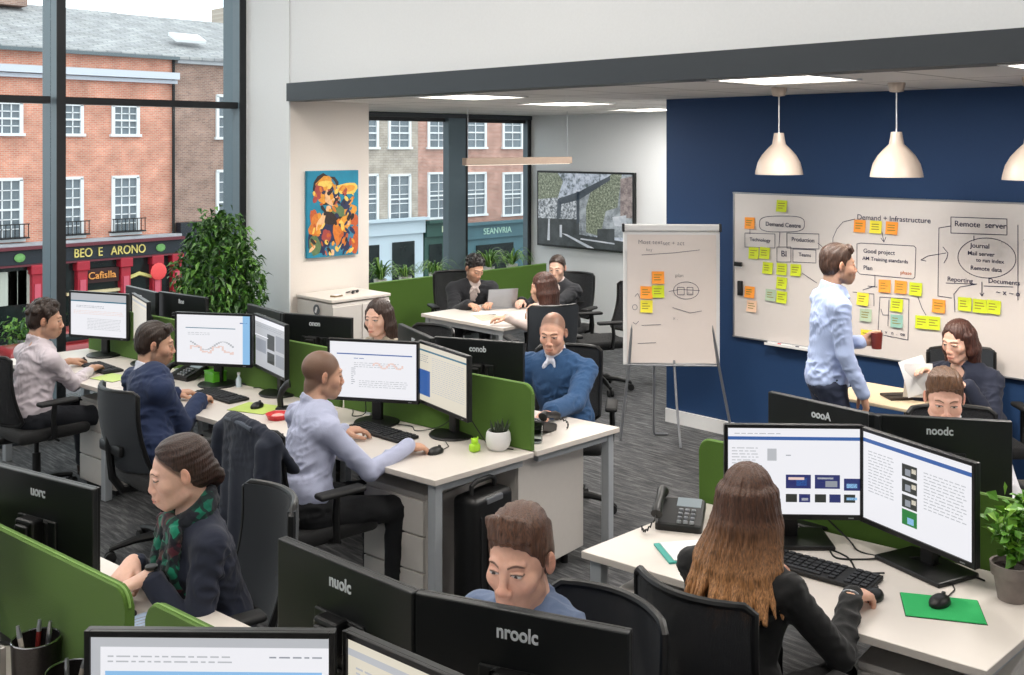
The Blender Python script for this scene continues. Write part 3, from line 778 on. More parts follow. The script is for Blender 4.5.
def building(label, px0, px1, zt, wallm, roof=True, depth=12., xs=None):
    x0, x1 = xs if xs else (fx(px0), fx(px1))
    b = thing('terraced_building', label, 'building', ((x0 + x1) / 2, FY, GZ)); w = x1 - x0
    MB().box((0, depth / 2, (zt - GZ) / 2), (w, depth, zt - GZ)).build('brick_wall', wallm, b)
    return b, (x0 + x1) / 2, w
# left building
zt = fz(100, 54); xm0 = -2.
A, ax, aw = building('orange red brick pub building with white sash windows and slate roof', 0, 175, zt, REDB, xs=(xm0, fx(175)))
zr = lambda z: z - GZ
def rows(b, cx, pxs, band_top, band_bot, w, pref, cols=3, rws=4):
    z1 = fz(pref, band_top); z0 = fz(pref, band_bot)
    for p in pxs: sash(b, fx(p) - cx, zr(z0), zr(z1), w, cols, rws)
step = fx(125) - fx(68)
for k in range(-3, 2):
    X = fx(125) + (k - 0) * step * 1.0 - ax if k <= 0 else None
    if X is None: continue
    sash(A, X, zr(fz(125, 134)), zr(fz(125, 107)), 1.05, 3, 4); sash(A, X, zr(fz(125, 232)), zr(fz(125, 178)), 1.05, 3, 6)
    m = MB(); z = zr(fz(125, 231))
    for q in range(9): m.cyl((X - .7 + q * .175, -.45, z), (X - .7 + q * .175, -.45, z + .55), .02, n=5)
    m.box((X, -.45, z + .56), (1.5, .05, .04)); m.box((X, -.25, z), (1.5, .45, .05)); m.build('balcony_rail', BLACKM, A)
MB().box((0, -.22, zr(fz(100, 73))), (aw, .5, .30)).box((0, -.12, zr(fz(100, 79))), (aw, .26, .16)).build('cornice', mat('pale cornice paint', (.80, .82, .86), .7), A)
MB().box((0, -.3, zr(fz(100, 240))), (aw, .7, .22)).build('stone_band', STONE, A)
zr0 = zt - GZ
def roof(b, w, run=6., rise=2.5, h0=None, name='roof'):
    h0 = h0 or zr0; m = MB(); m.poly([(-w / 2, -.35, h0), (w / 2, -.35, h0), (w / 2, run, h0 + rise), (-w / 2, run, h0 + rise)], .12)
    m.poly([(-w / 2, run, h0 + rise), (w / 2, run, h0 + rise), (w / 2, run * 2, h0), (-w / 2, run * 2, h0)], .12)
    return m.build(name, SLATE, b)
roof(A, aw); MB().box((0, -.4, zr0 - .02), (aw, .16, .14)).build('gutter', mat('lead grey gutter', (.40, .44, .46), .6), A)
m = MB(); m.box((fx(22) - ax + .4, 5.2, zr0 + 3.3), (3.0, 1.2, 1.9), .03)
for q in (-1, 0, 1): m.cyl((fx(22) - ax + .4 + q * .8, 5.2, zr0 + 4.2), (fx(22) - ax + .4 + q * .8, 5.2, zr0 + 4.7), .17, .14)
m.build('chimney_stack', BROWNB, A)
MB().cyl((aw / 2 - .15, -.15, 1), (aw / 2 - .15, -.15, zr0), .07, n=8).build('downpipe', BLACKM, A)
# pub front
NAVY = mat('navy fascia paint', (.10, .13, .17), .5, var=.1); GOLD = mat('gold sign lettering', (.93, .85, .50), .45, emit=None, var=.05)
REDP = mat('red shopfront paint', (.66, .13, .20), .5, var=.12, scale=3); CREAM = mat('cream sign paint', (.85, .78, .62), .6)
SHOPG = mat('shop window glass', (.13, .16, .16), .12, var=.5, scale=1.2)
zf1, zf0 = zr(fz(110, 243)), zr(fz(110, 256))
pub = MB().box((0, -.45, (zf0 + zf1) / 2), (aw, .5, zf1 - zf0)).build('fascia', NAVY, A)
MB().box((0, -.75, zf1 + .1), (aw, .4, .12)).box((0, -.6, zf0 - .05), (aw, .3, .08)).build('fascia_moulding', mat('dark red moulding', (.40, .16, .20), .6), A)
for s_, px in (('BEO', 76), ('E', 93), ('ARONO', 121), ('o', 41), ('G', -30)):
    t = text_mesh('sign_lettering', s_, .42, GOLD, A, .03); t.location = (fx(px) - ax, -.73, (zf0 + zf1) / 2); t.rotation_euler = (PI / 2, 0, 0); t.scale = (1.0, 1.25, 1)
for px in (13, 153):
    MB().ball((fx(px) - ax, -.74, (zf0 + zf1) / 2), (.22, .05, .18), 12).build('green_emblem', mat('emblem green', (.45, .66, .38), .6, var=.3, scale=8), A)
zb = zf0; hh = zb - .0
for px in (31, 44, 76, 119, 150, 170, -20, -60):
    MB().box((fx(px) - ax, -.45, zb / 2), (.42, .5, zb), .03).box((fx(px) - ax, -.5, zb - .25), (.55, .6, .4), .04).build('red_pilaster', REDP, A)
    MB().box((fx(px) - ax, -.73, zb * .45), (.24, .03, zb * .6)).build('pilaster_panel', mat('pink panel paint', (.80, .35, .42), .6), A)
MB().box((0, -.2, zb / 2), (aw, .3, zb)).build('shop_glazing', SHOPG, A)
m = MB()
for px in (4, 13.5, 23): m.box((fx(px) - ax, -.40, zb - .95), (.72, .06, 1.35))
m.build('pub_window_blind', mat('pale blind', (.74, .76, .72), .7), A)
t = text_mesh('hanging_sign_lettering', 'Cafislla', .42, mat('orange neon paint', (.98, .66, .35), .4), A, .03); t.location = (fx(96) - ax, -.62, zb - .72); t.rotation_euler = (PI / 2, 0, 0)
MB().box((fx(96) - ax, -.5, zb - .72), (1.5, .12, .6)).build('sign_board', mat('dark red board', (.22, .09, .09), .6), A)
MB().box((fx(96) - ax, -.5, zb - 1.4), (2.9, .16, .12)).box((fx(92) - ax, -.42, zb - 3), (.14, .1, 3)).build('door_frame', CREAM, A)
m = MB(); X = fx(134) - ax; m.tube([(X - .75, -.5, 0), (X - .75, -.5, zb - 1.6), (X - .6, -.5, zb - 1.0), (X, -.5, zb - .8), (X + .6, -.5, zb - 1.0), (X + .75, -.5, zb - 1.6), (X + .75, -.5, 0)], .09, 6); m.build('arched_door_frame', mat('yellow cream frame', (.87, .83, .52), .6), A)
MB().ball((fx(150) - ax, -.82, zb - .75), (.38, .05, .38), 14).build('round_red_sign', mat('bright red sign', (.92, .30, .30), .5), A)
# right neighbour
zb2 = fz(200, 61)
B_, bx, bw = building('pale brown brick building beside the pub, with a plain parapet', 175, 300, zb2, BROWNB)
roof(B_, bw, h0=zb2 - GZ, rise=2.5)
MB().box((0, -.12, zb2 - GZ - .05), (bw, .3, .25)).build('parapet_coping', STONE, B_)
for p in (229, 262):
    sash(B_, fx(p) - bx, zr(fz(225, 137)), zr(fz(225, 97)), 1.2); sash(B_, fx(p) - bx, zr(fz(225, 232)), zr(fz(225, 172)), 1.2, 3, 6)
MB().box((fx(201) - bx, 1.3, zb2 - GZ + 1.15), (1.5, .9, .16), .02, rot=Euler((.42, 0, 0))).build('skylight', SASH, B_)
MB().box((0, -.3, 2.4), (bw, .5, 4.4)).build('shopfront', NAVY, B_)
# buildings behind the back windows
def terrace(label, p0, p1, wallm, wins, up, lo, w, shop, sign, signcol, signm, door=None, hi=11.5):
    b, cx, bw = building(label, p0, p1, hi + GZ + 5.8 - 1.2, wallm)
    for p in wins:
        sash(b, fx(p) - cx, zr(fz(p, up[1])), zr(fz(p, up[0])), w, 2, 4); sash(b, fx(p) - cx, zr(fz(p, lo[1])), zr(fz(p, lo[0])), w, 2, 5)
    pm = (p0 + p1) / 2; z1, z0 = zr(fz(pm, 222)), zr(fz(pm, 235))
    MB().box((0, -.35, z1 / 2), (bw - .1, .3, z1)).build('shopfront', shop, b)
    MB().box((0, -.55, (z0 + z1) / 2), (bw - .1, .3, z1 - z0)).box((0, -.75, z1 + .1), (bw, .5, .14)).build('fascia', shop, b)
    m = MB(); m.box((-bw * .2, -.53, z0 * .5), (bw * .34, .05, z0 * .72)); m.box((bw * .25, -.53, z0 * .45), (bw * .26, .05, z0 * .85)); m.build('shop_window', SHOPG, b)
    if sign:
        t = text_mesh('sign_lettering', sign, .50, signm, b, .02); t.location = (0 if len(sign) < 5 else fx(489) - cx, -.72, (z0 + z1) / 2); t.rotation_euler = (PI / 2, 0, 0)
    return b
LIGHTSHOP = mat('pale blue shopfront paint', (.76, .82, .86), .6); GREENSHOP = mat('dark green shopfront paint', (.16, .30, .27), .5, var=.1); TEALSHOP = mat('teal shopfront paint', (.28, .42, .46), .5, var=.2, scale=1.)
terrace('beige rendered house with pale blue shopfront', 330, 418, RENDER, (366, 399), (119, 147), (176, 222), 1.35, LIGHTSHOP, '', None, None)
terrace('faded pink brick house with dark green shopfront', 418, 455, PINKB, (438,), (119, 147), (174, 217), 1.4, GREENSHOP, 'ITI', None, mat('pale sign paint', (.80, .88, .76), .6))
terrace('pink brick house with teal shopfront, right of the broad mullion', 455, 560, PINKB, (475, 512, 548), (118, 147), (174, 214), 1.5, TEALSHOP, 'SEANVRIA', None, mat('sign mint', (.72, .86, .80), .6))

# foliage helper: many small leaf blades in one mesh
def leaves(centers, rad, n, size, seed, mats_, name, parent, up=.2, w=.45, droop=.3):
    r = random.Random(seed); m = MB(); bm = m.bm
    for i in range(n):
        c = Vector(centers[r.randrange(len(centers))]) if not callable(centers) else Vector(centers(r))
        d = Vector((r.gauss(0, 1), r.gauss(0, 1), r.gauss(up, .8))).normalized()
        p = c + Vector([r.gauss(0, 1) * rad[k] for k in range(3)])
        L = size * r.uniform(.6, 1.25); side = d.cross(Vector((r.gauss(0, .4), r.gauss(0, .4), 1))).normalized() * L * w * .5
        mid = p + d * L * .5 + Vector((0, 0, L * .06)); tip = p + d * L - Vector((0, 0, L * droop)); nn = side.cross(d).normalized() * L * .05
        v = [bm.verts.new(q) for q in (p, mid + side + nn, tip, mid - side + nn, mid - nn)]
        mi = r.randrange(len(mats_))
        for q in ((0, 1, 4), (1, 2, 4), (2, 3, 4), (3, 0, 4)):
            f = bm.faces.new([v[k] for k in q]); f.material_index = mi
    return m.build(name, mats_, parent, fix=False)
def leafmat(name, c, tr=.3):
    m = mat(name, c, .5, var=.25, scale=18); return m
LF = [leafmat('leaf mid green', (.27, .44, .16)), leafmat('leaf dark green', (.15, .29, .10)), leafmat('leaf light green', (.45, .60, .26))]
# parked car and street shrubs low in the left window
car = thing('parked_car', 'dark red car parked before the pub, low in the left window', 'car', (fx(8), FY - 5.5, GZ), 0)
m = MB(); m.box((0, 0, .62), (4.2, 1.7, .62), .18, seg=3).box((.1, 0, 1.12), (2.3, 1.5, .5), .2, seg=3); m.build('car_body', mat('dark red car paint', (.55, .16, .17), .3, coat=.5), car, 'a')
MB().box((.1, 0, 1.15), (2.1, 1.54, .32), .1).build('car_window', SHOPG, car)
for qx in (-1.3, 1.3):
    for qy in (-.82, .82): MB().cyl((qx, qy - .09, .33), (qx, qy + .09, .33), .33, n=20).build('wheel', BLACKM, car)
for i, (px, h_) in enumerate(((2, 1.5), (20, 1.2), (90, 1.6), (112, 1.9), (160, 1.6))):
    b = thing('street_shrub', ['leafy green shrub on the pavement at far left', 'low green shrub on the pavement by the red pilaster', 'green shrub below the first monitor pair outside', 'green shrub outside beneath the arched door', 'green shrub outside by the last red pilaster'][i], 'shrub', (fx(px), FY - 2.5, GZ + .16))
    MB().lathe([(.01, 0), (.3, 0), (.4, .5), (.36, .5), (.34, .42), (.01, .42)]).build('planter', mat('stone planter', (.5, .5, .48), .9), b)
    leaves([(0, 0, h_ * .6), (.3, 0, h_ * .5), (-.3, .1, h_ * .5)], (.3, .25, .3), 260, .3, i, LF, 'foliage', b)
tr = thing('street_tree', 'slim grey green street tree seen through the right back window', 'tree', (fx(492), FY - 6, GZ))
MB().tube([(0, 0, 0), (.1, 0, 2.5), (-.1, 0, 5), (.1, 0, 7.2)], [.14, .11, .08, .03], 8).build('trunk', mat('bark', (.33, .28, .24), .9, var=.3), tr)
leaves(lambda r: (r.gauss(0, .6), r.gauss(0, .6), r.uniform(3.2, 7.6)), (.3, .3, .3), 600, .26, 5, [leafmat('pale grey leaf', (.55, .58, .42)), LF[0], leafmat('russet leaf', (.60, .50, .36))], 'foliage', tr)
# ------------------------------------------------------------------ desks
EX, EY = Vector((1, -.02, 0)).normalized(), Vector((-.11, 1, 0)).normalized()
class Bench:
    def __init__(s, o, w): s.o = Vector((o[0], o[1], 0)); s.w = w
    def p(s, u, v, z=0.): return s.o + EX * u + EY * v + Vector((0, 0, z))
BY = math.atan2(EY.y, EY.x) - PI / 2      # bench yaw
CB = Bench((3.18, 3.69), 1.34); RB = Bench((3.03, 2.66), 1.62); NB = Bench((.95, 1.3), .86)
def local(b, root, pts): return [p - Vector(root.location) for p in pts]
def desk(b, u0, u1, v0, v1, label, legs=(1, 1), group=None, z=.73, skip=None):
    c = b.p((u0 + u1) / 2, (v0 + v1) / 2); r = thing('office_desk', label, 'desk', tuple(c), 0, group)
    L = lambda u, v, zz=0.: b.p(u, v, zz) - c
    g = .004
    m = MB(); m.poly([L(u0 + g, v0 + g, z - .028), L(u1 - g, v0 + g, z - .028), L(u1 - g, v1 - g, z - .028), L(u0 + g, v1 - g, z - .028)], .028); 
    bmesh.ops.bevel(m.bm, geom=m.bm.edges[:], offset=.002, segments=1, affect='EDGES'); m.build('desktop', DESK, r)
    t = .05
    def bar(a, bb, zz, hh=.04):
        m = MB(); d = (bb - a); m.box((a + bb) / 2 + Vector((0, 0, zz)), (d.length, t * .7, hh), .003, rot=Euler((0, 0, math.atan2(d.y, d.x)))); return m
    i = .05
    m = bar(L(u0 + i, v0 + i), L(u1 - i, v0 + i), z - .05); m.build('end_rail', LEG, r)
    bar(L(u0 + i, v1 - i), L(u1 - i, v1 - i), z - .05).build('end_rail', LEG, r)
    bar(L(u0 + .12, v0 + i), L(u0 + .12, v1 - i), z - .055).build('long_rail', LEG, r)
    for (u, v, k) in ((u0 + i, v0 + i, 0), (u1 - i, v0 + i, 0), (u0 + i, v1 - i, 1), (u1 - i, v1 - i, 1)):
        if legs[k] and (skip is None or k or abs(u - (u0 + i if skip == 'lo' else u1 - i)) > .01): MB().box(L(u, v, (z - .03) / 2), (t, t, z - .03), .004, rot=Euler((0, 0, BY))).build('leg', LEG, r)
    return r
def pedestal(p, rz, label, w=.42, d=.55, h=.58, drawers=3):
    r = thing('drawer_pedestal', label, 'drawer unit', (p[0], p[1], 0), rz)
    MB().box((0, 0, h / 2 + .02), (d - .02, w, h - .04), .004).build('carcass', CAB, r)
    MB().box((-.0, 0, h + .012), (d, w, .022), .004).build('pedestal_top', CAB, r)
    MB().box((0, 0, .02), (d - .06, w - .06, .04)).build('plinth', BLACKM, r)
    H_ = (h - .05) / drawers
    for i in range(drawers):
        z = .045 + H_ * (i + .5)
        dr = MB().box((-d / 2, 0, z), (.018, w - .006, H_ - .008), .003).build('drawer', CAB, r)
    MB().cyl((-d / 2 - .014, w * .36, h - .08), (-d / 2 - .006, w * .36, h - .08), .012, n=12).build('lock', SILVER, r)
    return r
def screen(b, u, v0, v1, label, z0=.60, z1=1.07, name='desk_screen'):
    a, c = b.p(u, v0), b.p(u, v1); mid = (a + c) / 2; L = (c - a).length
    r = thing(name, label, 'desk divider', tuple(mid), math.atan2(c.y - a.y, c.x - a.x))
    R_ = .05; pts = []
    for cx, cz, a0 in ((L / 2 - R_, z1 - R_, 0), (-L / 2 + R_, z1 - R_, 90)):
        for k in range(6): t = math.radians(a0 + 18 * k); pts.append((cx + R_ * math.cos(t), -.015, cz + R_ * math.sin(t)))
    pts += [(-L / 2, -.015, z0), (L / 2, -.015, z0)]
    m = MB(); m.poly(pts, .03, (0, 1, 0)); bmesh.ops.bevel(m.bm, geom=[e for e in m.bm.edges if abs((e.verts[0].co - e.verts[1].co).y) < .001], offset=.003, segments=1, affect='EDGES')
    m.build('felt_panel', GREEN, r)
    m = MB(); m.tube([(x, 0, z) for (x, y, z) in pts[:-2]], .0045, 6); m.build('edge_trim', GREENEDGE, r)
    for q in (-.35, .35): MB().box((L * q, 0, .69), (.05, .06, .10), .004).build('clamp', LEG, r)
    return r
# central bench, three stations a side
for k, (n, f) in enumerate((('nearest, white, with the succulent pot on it', 'nearest, by the man in the blue sweater'), ('middle, where the navy suited man works', 'middle, by the dark haired woman'), ('farthest, at the window', 'farthest, beside the big ficus'))):
    desk(CB, 0, .664, k * 1.45, (k + 1) * 1.45, 'near side bench desk, %s' % n, (1 if k == 0 else 1, 1 if k == 2 else 0), skip='hi' if k == 0 else None)
    desk(CB, .676, CB.w, k * 1.45, (k + 1) * 1.45, 'far side bench desk, %s' % f, (1 if k == 0 else 1, 1 if k == 2 else 0), skip='lo' if k == 0 else None)
screen(CB, .67, .02, 1.43, 'green felt screen at the near end of the long bench, rounded corner by the glass', z0=.732)
screen(CB, .67, 1.47, 2.88, 'green felt screen in the middle of the long bench behind the suited man’s monitors')
screen(CB, .67, 2.92, 4.33, 'green felt screen at the window end of the long bench')
pedestal(CB.p(.38, .42), BY, 'white three drawer pedestal under the end of the long bench beside the black case')
pedestal(CB.p(.38, 3.2), BY, 'white drawer pedestal under the window end desk, behind the seated legs')
pedestal(CB.p(.38, 1.82), BY, 'white drawer pedestal under the middle desk behind the jacket covered chair')
# white cupboard under the far side desk
c = CB.p(.90, .36); r = thing('office_cupboard', 'white cupboard standing under the far corner of the long bench', 'cupboard', (c.x, c.y, 0), BY)
MB().box((0, 0, .38), (.58, .5, .60), .004).build('carcass', CAB, r)
MB().box((.0, -.258, .38), (.58, .014, .60), .003).build('side_panel', CAB, r)
for q in (-.2, .2):
    for y in (-.2, .2): MB().cyl((q, y, 0), (q, y, .08), .02, n=10).build('leg', BLACKM, r)
# black hard case with handle
c = Vector((3.50, 3.70, 0)); r = thing('suitcase', 'black upright case with carry handle under the bench end', 'case', tuple(c), BY)
MB().box((0, -.0, .33), (.30, .15, .56), .03, seg=3).build('shell', BLACK, r, 'a')
m = MB()
for q in (-.1, -.05, 0, .05, .1): m.box((q, -.077, .31), (.012, .008, .42), .003)
m.build('rib', BLACKM, r); MB().tube([(-.09, 0, .60), (-.085, 0, .65), (-.05, 0, .665), (.05, 0, .665), (.085, 0, .65), (.09, 0, .60)], .012, 8).build('handle', BLACKM, r, 'a')
MB().box((0, -.07, .585), (.12, .02, .03), .006).build('latch', SILVER, r)
for q in (-.1, .1): MB().cyl((q, -.04, .025), (q, .04, .025), .025, n=14).build('wheel', BLACKM, r)
# right bench
desk(RB, 0, .80, -1.48, 0, 'white desk where the long haired woman in black works', (1, 1))
desk(RB, .86, RB.w, -1.48, 0, 'white desk behind the right hand green screen, man with quiffed hair', (1, 1))
screen(RB, .83, -1.52, .03, 'green felt screen behind the long haired woman’s two monitors', z1=1.0)
pedestal(RB.p(.34, -.30), BY, 'white drawer pedestal under the left end of the right hand desk')
pedestal(RB.p(.36, -1.22), BY, 'white drawer pedestal under the right hand end of the desk near the green mouse mat')
# near bench
NU = .50
desk(NB, -.16, NU - .01, 1.45, 2.9, 'white desk at the lower left corner holding the pen pots', (0, 1))
desk(NB, -.16, NU - .01, 0, 1.45, 'white desk under the lit monitor at the bottom edge', (1, 0))
desk(NB, NU + .02, 1.04, 1.45, 2.9, 'white desk where the woman with the green scarf sits', (0, 1))
desk(NB, NU + .02, 1.04, 0, 1.45, 'white desk where the young man at the bottom sits', (1, 0))
screen(NB, NU, 1.50, 2.9, 'green felt screen in front of the scarf woman, lower left')
screen(NB, NU, .98, 1.40, 'short green felt screen just right of the gap, above the bottom monitor')

# ------------------------------------------------------------------ monitors
SW = emis('screen white', (.93, .93, .95), 1.0); SB = emis('screen blue bar', (.20, .38, .66), .9); SD = emis('screen grey text', (.62, .64, .68), .8)
SL = emis('screen pale blue', (.55, .74, .90), 1.); SP = emis('screen pink line', (.93, .82, .79), .95); SN = emis('screen navy picture', (.12, .16, .42), .9)
SK = emis('screen dark picture', (.16, .18, .17), .8); SG = emis('screen green picture', (.12, .50, .22), .9); SC = emis('screen cream page', (.90, .87, .80), .9); SE = emis('screen mid grey', (.75, .76, .78), .9); ST = emis('screen teal bar', (.20, .45, .55), .9)
SMATS = [SW, SB, SD, SL, SP, SN, SK, SG, SC, SE, ST]
def scr(kind, w, h):
    """rectangles (u0,v0,u1,v1,material) in 0..1, v up"""
    R_ = [(0, 0, 1, 1, 8 if kind in ('cream', 'creamblue') else 0)]; r = random.Random(hash(kind) % 7 + len(kind)); L = []
    def text(u0, u1, v, n, c=2, hh=.010):
        for i in range(n):
            u = u0
            while u < u1 - .02:
                d = r.uniform(.015, .06); L.append((u, v - i * .035, min(u + d, u1), v - i * .035 + hh, c)); u += d + .012
            if r.random() < .3: continue
    if kind == 'lines':
        L += [(0, .80, 1, .83, 10), (0, .83, 1, 1, 9)]; text(.1, .6, .70, 2); text(.05, .95, .58, 3, 4); text(.3, .9, .40, 8, 9)
    if kind == 'chart':
        L += [(.12, .72, .80, .735, 10), (.90, 0, 1, 1, 3), (.86, .84, .96, .86, 1)]; text(.15, .45, .62, 2, 9)
        p = [(.18 + .6 * i / 22, .28 + .07 * math.sin(i * .55) + .03 * math.sin(i * 1.7)) for i in range(23)]
        for (a, b), (c, d) in zip(p, p[1:]): L.append((a, min(b, d), c, max(b, d) + .012, 4))
        p = [(.18 + .6 * i / 22, .36 + .09 * math.sin(i * .35 + 2)) for i in range(23)]
        for (a, b), (c, d) in zip(p, p[1:]): L.append((a, min(b, d), c, max(b, d) + .008, 9))
    if kind == 'doc':
        L += [(.08, .77, .95, .79, 1)]; text(.28, .42, .70, 1, 1); text(.28, .8, .62, 3, 9); text(.25, .30, .52, 9, 2); text(.34, .9, .30, 4, 9)
        p = [(.5 + .35 * i / 16, .58 + .05 * math.sin(i * .8)) for i in range(17)]
        for (a, b), (c, d) in zip(p, p[1:]): L.append((a, min(b, d), c, max(b, d) + .014, 4))
    if kind == 'photos':
        R_[0] = (0, 0, 1, 1, 9); L += [(0, .9, 1, 1, 0), (0, .62, .45, .64, 0), (.42, .42, .66, .72, 6), (.7, .45, .97, .75, 2), (.42, .14, .66, .36, 6), (.03, .3, .38, .56, 2), (.7, .14, .97, .38, 2)]; text(.05, .9, .84, 2)
    if kind == 'creamblue':
        L += [(0, .88, 1, .91, 10), (0, .1, .24, .55, 1)]; text(.28, .95, .8, 18, 9); text(.02, .2, .8, 4)
    if kind == 'cream':
        L += [(0, .88, 1, .93, 9)]; text(.05, .95, .8, 18, 9, .014)
    if kind == 'gallery':
        L += [(0, .86, 1, .90, 1)]; text(.05, .4, .93, 1, 9); L += [(.30, .62, .37, .76, 9)]; text(.44, .49, .68, 1, 2); text(.03, .24, .76, 12, 9)
        for a in (.44, .66): L.append((a, .30, a + .19, .46, 5))
        L.append((.88, .28, 1.0, .42, 5))
        for i, a in enumerate((.44, .54, .66, .77, .88)): L.append((a, .14, a + .085, .235, 5 if i % 2 else 6))
        L += [(.52, .33, .60, .42, 1), (.74, .32, .83, .39, 2), (.9, .31, .98, .36, 3)]
        L += [(.46, .40, .58, .43, 4), (.68, .41, .80, .43, 9), (.56, .16, .61, .19, 9), (.90, .17, .98, .20, 3)]
    if kind == 'feed':
        L += [(0, .88, 1, .925, 1)]; text(.05, .3, .78, 14, 9); 
        for i in range(3): L += [(.38, .64 - i * .17, .52, .78 - i * .17, 6), (.41, .66 - i * .17, .46, .73 - i * .17, 2), (.47, .70 - i * .17, .51, .75 - i * .17, 8)]
        L += [(.38, .11, .52, .28, 7), (.43, .13, .49, .20, 3)]; text(.58, .95, .75, 12, 9)
    if kind == 'sheet':
        L += [(0, .93, 1, 1, 9), (.06, .70, .97, .765, 3), (0, 0, .04, 1, 9)]; text(.07, .6, .86, 2, 9); text(.25, .40, .62, 1, 2); text(.40, .5, .60, 1, 9); text(.07, .97, .50, 14, 9); text(.75, .97, .86, 1, 2)
    return R_ + L
def monitor(name, x, y, a, kind, label, logo=None, W=.54, Hh=.345, z1=1.21, base='round', group=None, standoff=.0):
    """screen faces local -y"""
    r = thing('monitor', label, 'monitor', (x, y, .73), a, group)
    zt = z1 - .73; zb = zt - Hh; zc = (zt + zb) / 2
    MB().box((0, .012, zc), (W, .022, Hh), .004).box((0, .026, zc - .045), (W * .36, .012, Hh * .48), .004).build('housing', MONBACK, r)
    m = MB(); b = .014
    for q in (-1, 1): m.box((q * (W / 2 - b / 2), -.002, zc), (b, .010, Hh), .002)
    m.box((0, -.002, zt - b / 2), (W - 2 * b, .010, b), .002); m.box((0, -.002, zb + b * .7), (W - 2 * b, .010, b * 1.4), .002)
    m.build('bezel', BEZEL, r)
    if kind:
        w, h = W - 2 * b, Hh - 2.4 * b; x0, z0 = -w / 2, zb + b * 1.4
        m = MB()
        for i, (u0, v0, u1, v1, c) in enumerate(scr(kind, w, h)):
            m.mi = c; yy = -.0005 - (.0003 if i else 0) - (.0002 if c in (4, 2) else 0)
            v = [m.bm.verts.new((x0 + w * u, yy, z0 + h * max(0, vv))) for u, vv in ((u0, v0), (u1, v0), (u1, v1), (u0, v1))]
            f = m.bm.faces.new(v); f.material_index = c
        m.build('screen', SMATS, r, fix=False)
    else:
        MB().box((0, -.001, zc), (W - 2 * b, .002, Hh - 2 * b)).build('screen', SMATS[0], r)
    # neck and foot
    ny = .075
    MB().box((0, ny, (zc + .02) / 2 + .01), (.062, .035, zc + .02), .008).box((0, .055, zc), (.09, .05, .09), .01).build('neck', BLACK, r)
    if base == 'round': MB().lathe([(.001, 0), (.125, 0), (.130, .006), (.125, .013), (.04, .022), (.001, .022)], (0, ny - .01, 0)).build('foot', BLACK, r, 'a')
    else: MB().box((0, ny - .02, .009), (.30, .21, .018), .005).build('foot', BLACK, r)
    MB().box((W / 2 - .05, -.008, zb + .009), (.02, .003, .004)).build('button', SILVER, r)
    if logo:
        t = text_mesh('logo', logo, .040, LOGO, r, .0008, off=.0010); t.location = (0, .0245, zt - .052); t.rotation_euler = (PI / 2, 0, PI)
        t.scale = (1.0, 1.15, 1)
        MB().box((0, .034, zc - .03), (.13, .006, .13), .01).build('mount_plate', BLACKM, r)
    return r
D = math.radians
monitor('m', 3.28, 7.61, D(-65), 'lines', 'lit monitor with grey text, farthest left, in front of the man at the window')
monitor('m', 3.38, 7.15, D(-104), 'cream', 'angled monitor right beside the farthest left lit one, seen edge on')
monitor('m', 3.40, 6.14, D(-56), 'chart', 'lit monitor with a line chart in front of the navy suited man')
monitor('m', 3.54, 5.69, D(-101), 'photos', 'angled monitor with grey photographs, right of the line chart screen')
monitor('m', 3.56, 4.66, D(-58), 'doc', 'large lit monitor facing the man with the shaved head')
monitor('m', 3.69, 4.22, D(-101), 'creamblue', 'angled monitor with cream page and blue panel beside the green screen end')
monitor('m', 3.66, 2.10, D(-47), 'gallery', 'lit monitor with blue picture gallery, in front of the long haired woman', W=.54, Hh=.37, base='sq', z1=1.205)
monitor('m', 3.76, 1.66, D(-108), 'feed', 'angled monitor with a column of small photos, right hand desk', W=.53, Hh=.37, base='sq', z1=1.20)
monitor('m', 1.16, 2.11, D(-46), 'sheet', 'lit monitor cut off by the bottom edge, blue band across the page', W=.56, Hh=.36, z1=1.22)
monitor('m', 1.41, 1.645, D(-84), 'cream', 'angled cream screen at the bottom edge beside the cut off lit monitor', z1=1.215)
monitor('m', 1.34, 3.53, D(-75 + 180), None, 'dark monitor seen from behind, far left, facing the scarf woman', 'uorc')
monitor('m', 1.05, 3.55, D(-80), 'cream', 'dark edged monitor at the extreme left border', z1=1.2)
monitor('m', 1.62, 2.23, D(-86 + 180), None, 'dark monitor seen from behind, tilted left, in front of the young man', 'nuolc')
monitor('m', 1.745, 1.715, D(-68 + 180), None, 'black monitor seen from behind, directly below the young man’s chin', 'nroolc')
monitor('m', 4.05, 2.18, D(-95 + 180), None, 'grey green monitor seen from behind, left of the quiffed man', 'oooA')
monitor('m', 4.16, 1.74, D(-57 + 180), None, 'black monitor seen from behind, hiding the quiffed man’s chin', 'noodc')
monitor('m', 4.00, 4.26, D(-65 + 180), None, 'black monitor seen from behind, in front of the blue sweater man', 'conob')
monitor('m', 3.93, 4.72, D(-109 + 180), None, 'angled monitor seen from behind, left of the blue sweater man’s', 'onc')
monitor('m', 3.83, 5.60, D(-68 + 180), None, 'black monitor seen from behind, in front of the dark haired woman', 'onon')
monitor('m', 3.76, 6.07, D(-96 + 180), None, 'angled monitor seen from behind, left of the dark haired woman’s', 'ooc')
monitor('m', 3.68, 7.07, D(-80 + 180), None, 'dark monitor seen from behind, just before the ficus', '8oo')
monitor('m', 3.60, 7.56, D(-92 + 180), None, 'dark monitor seen from behind, farthest, touching the ficus pair', 'ooo')

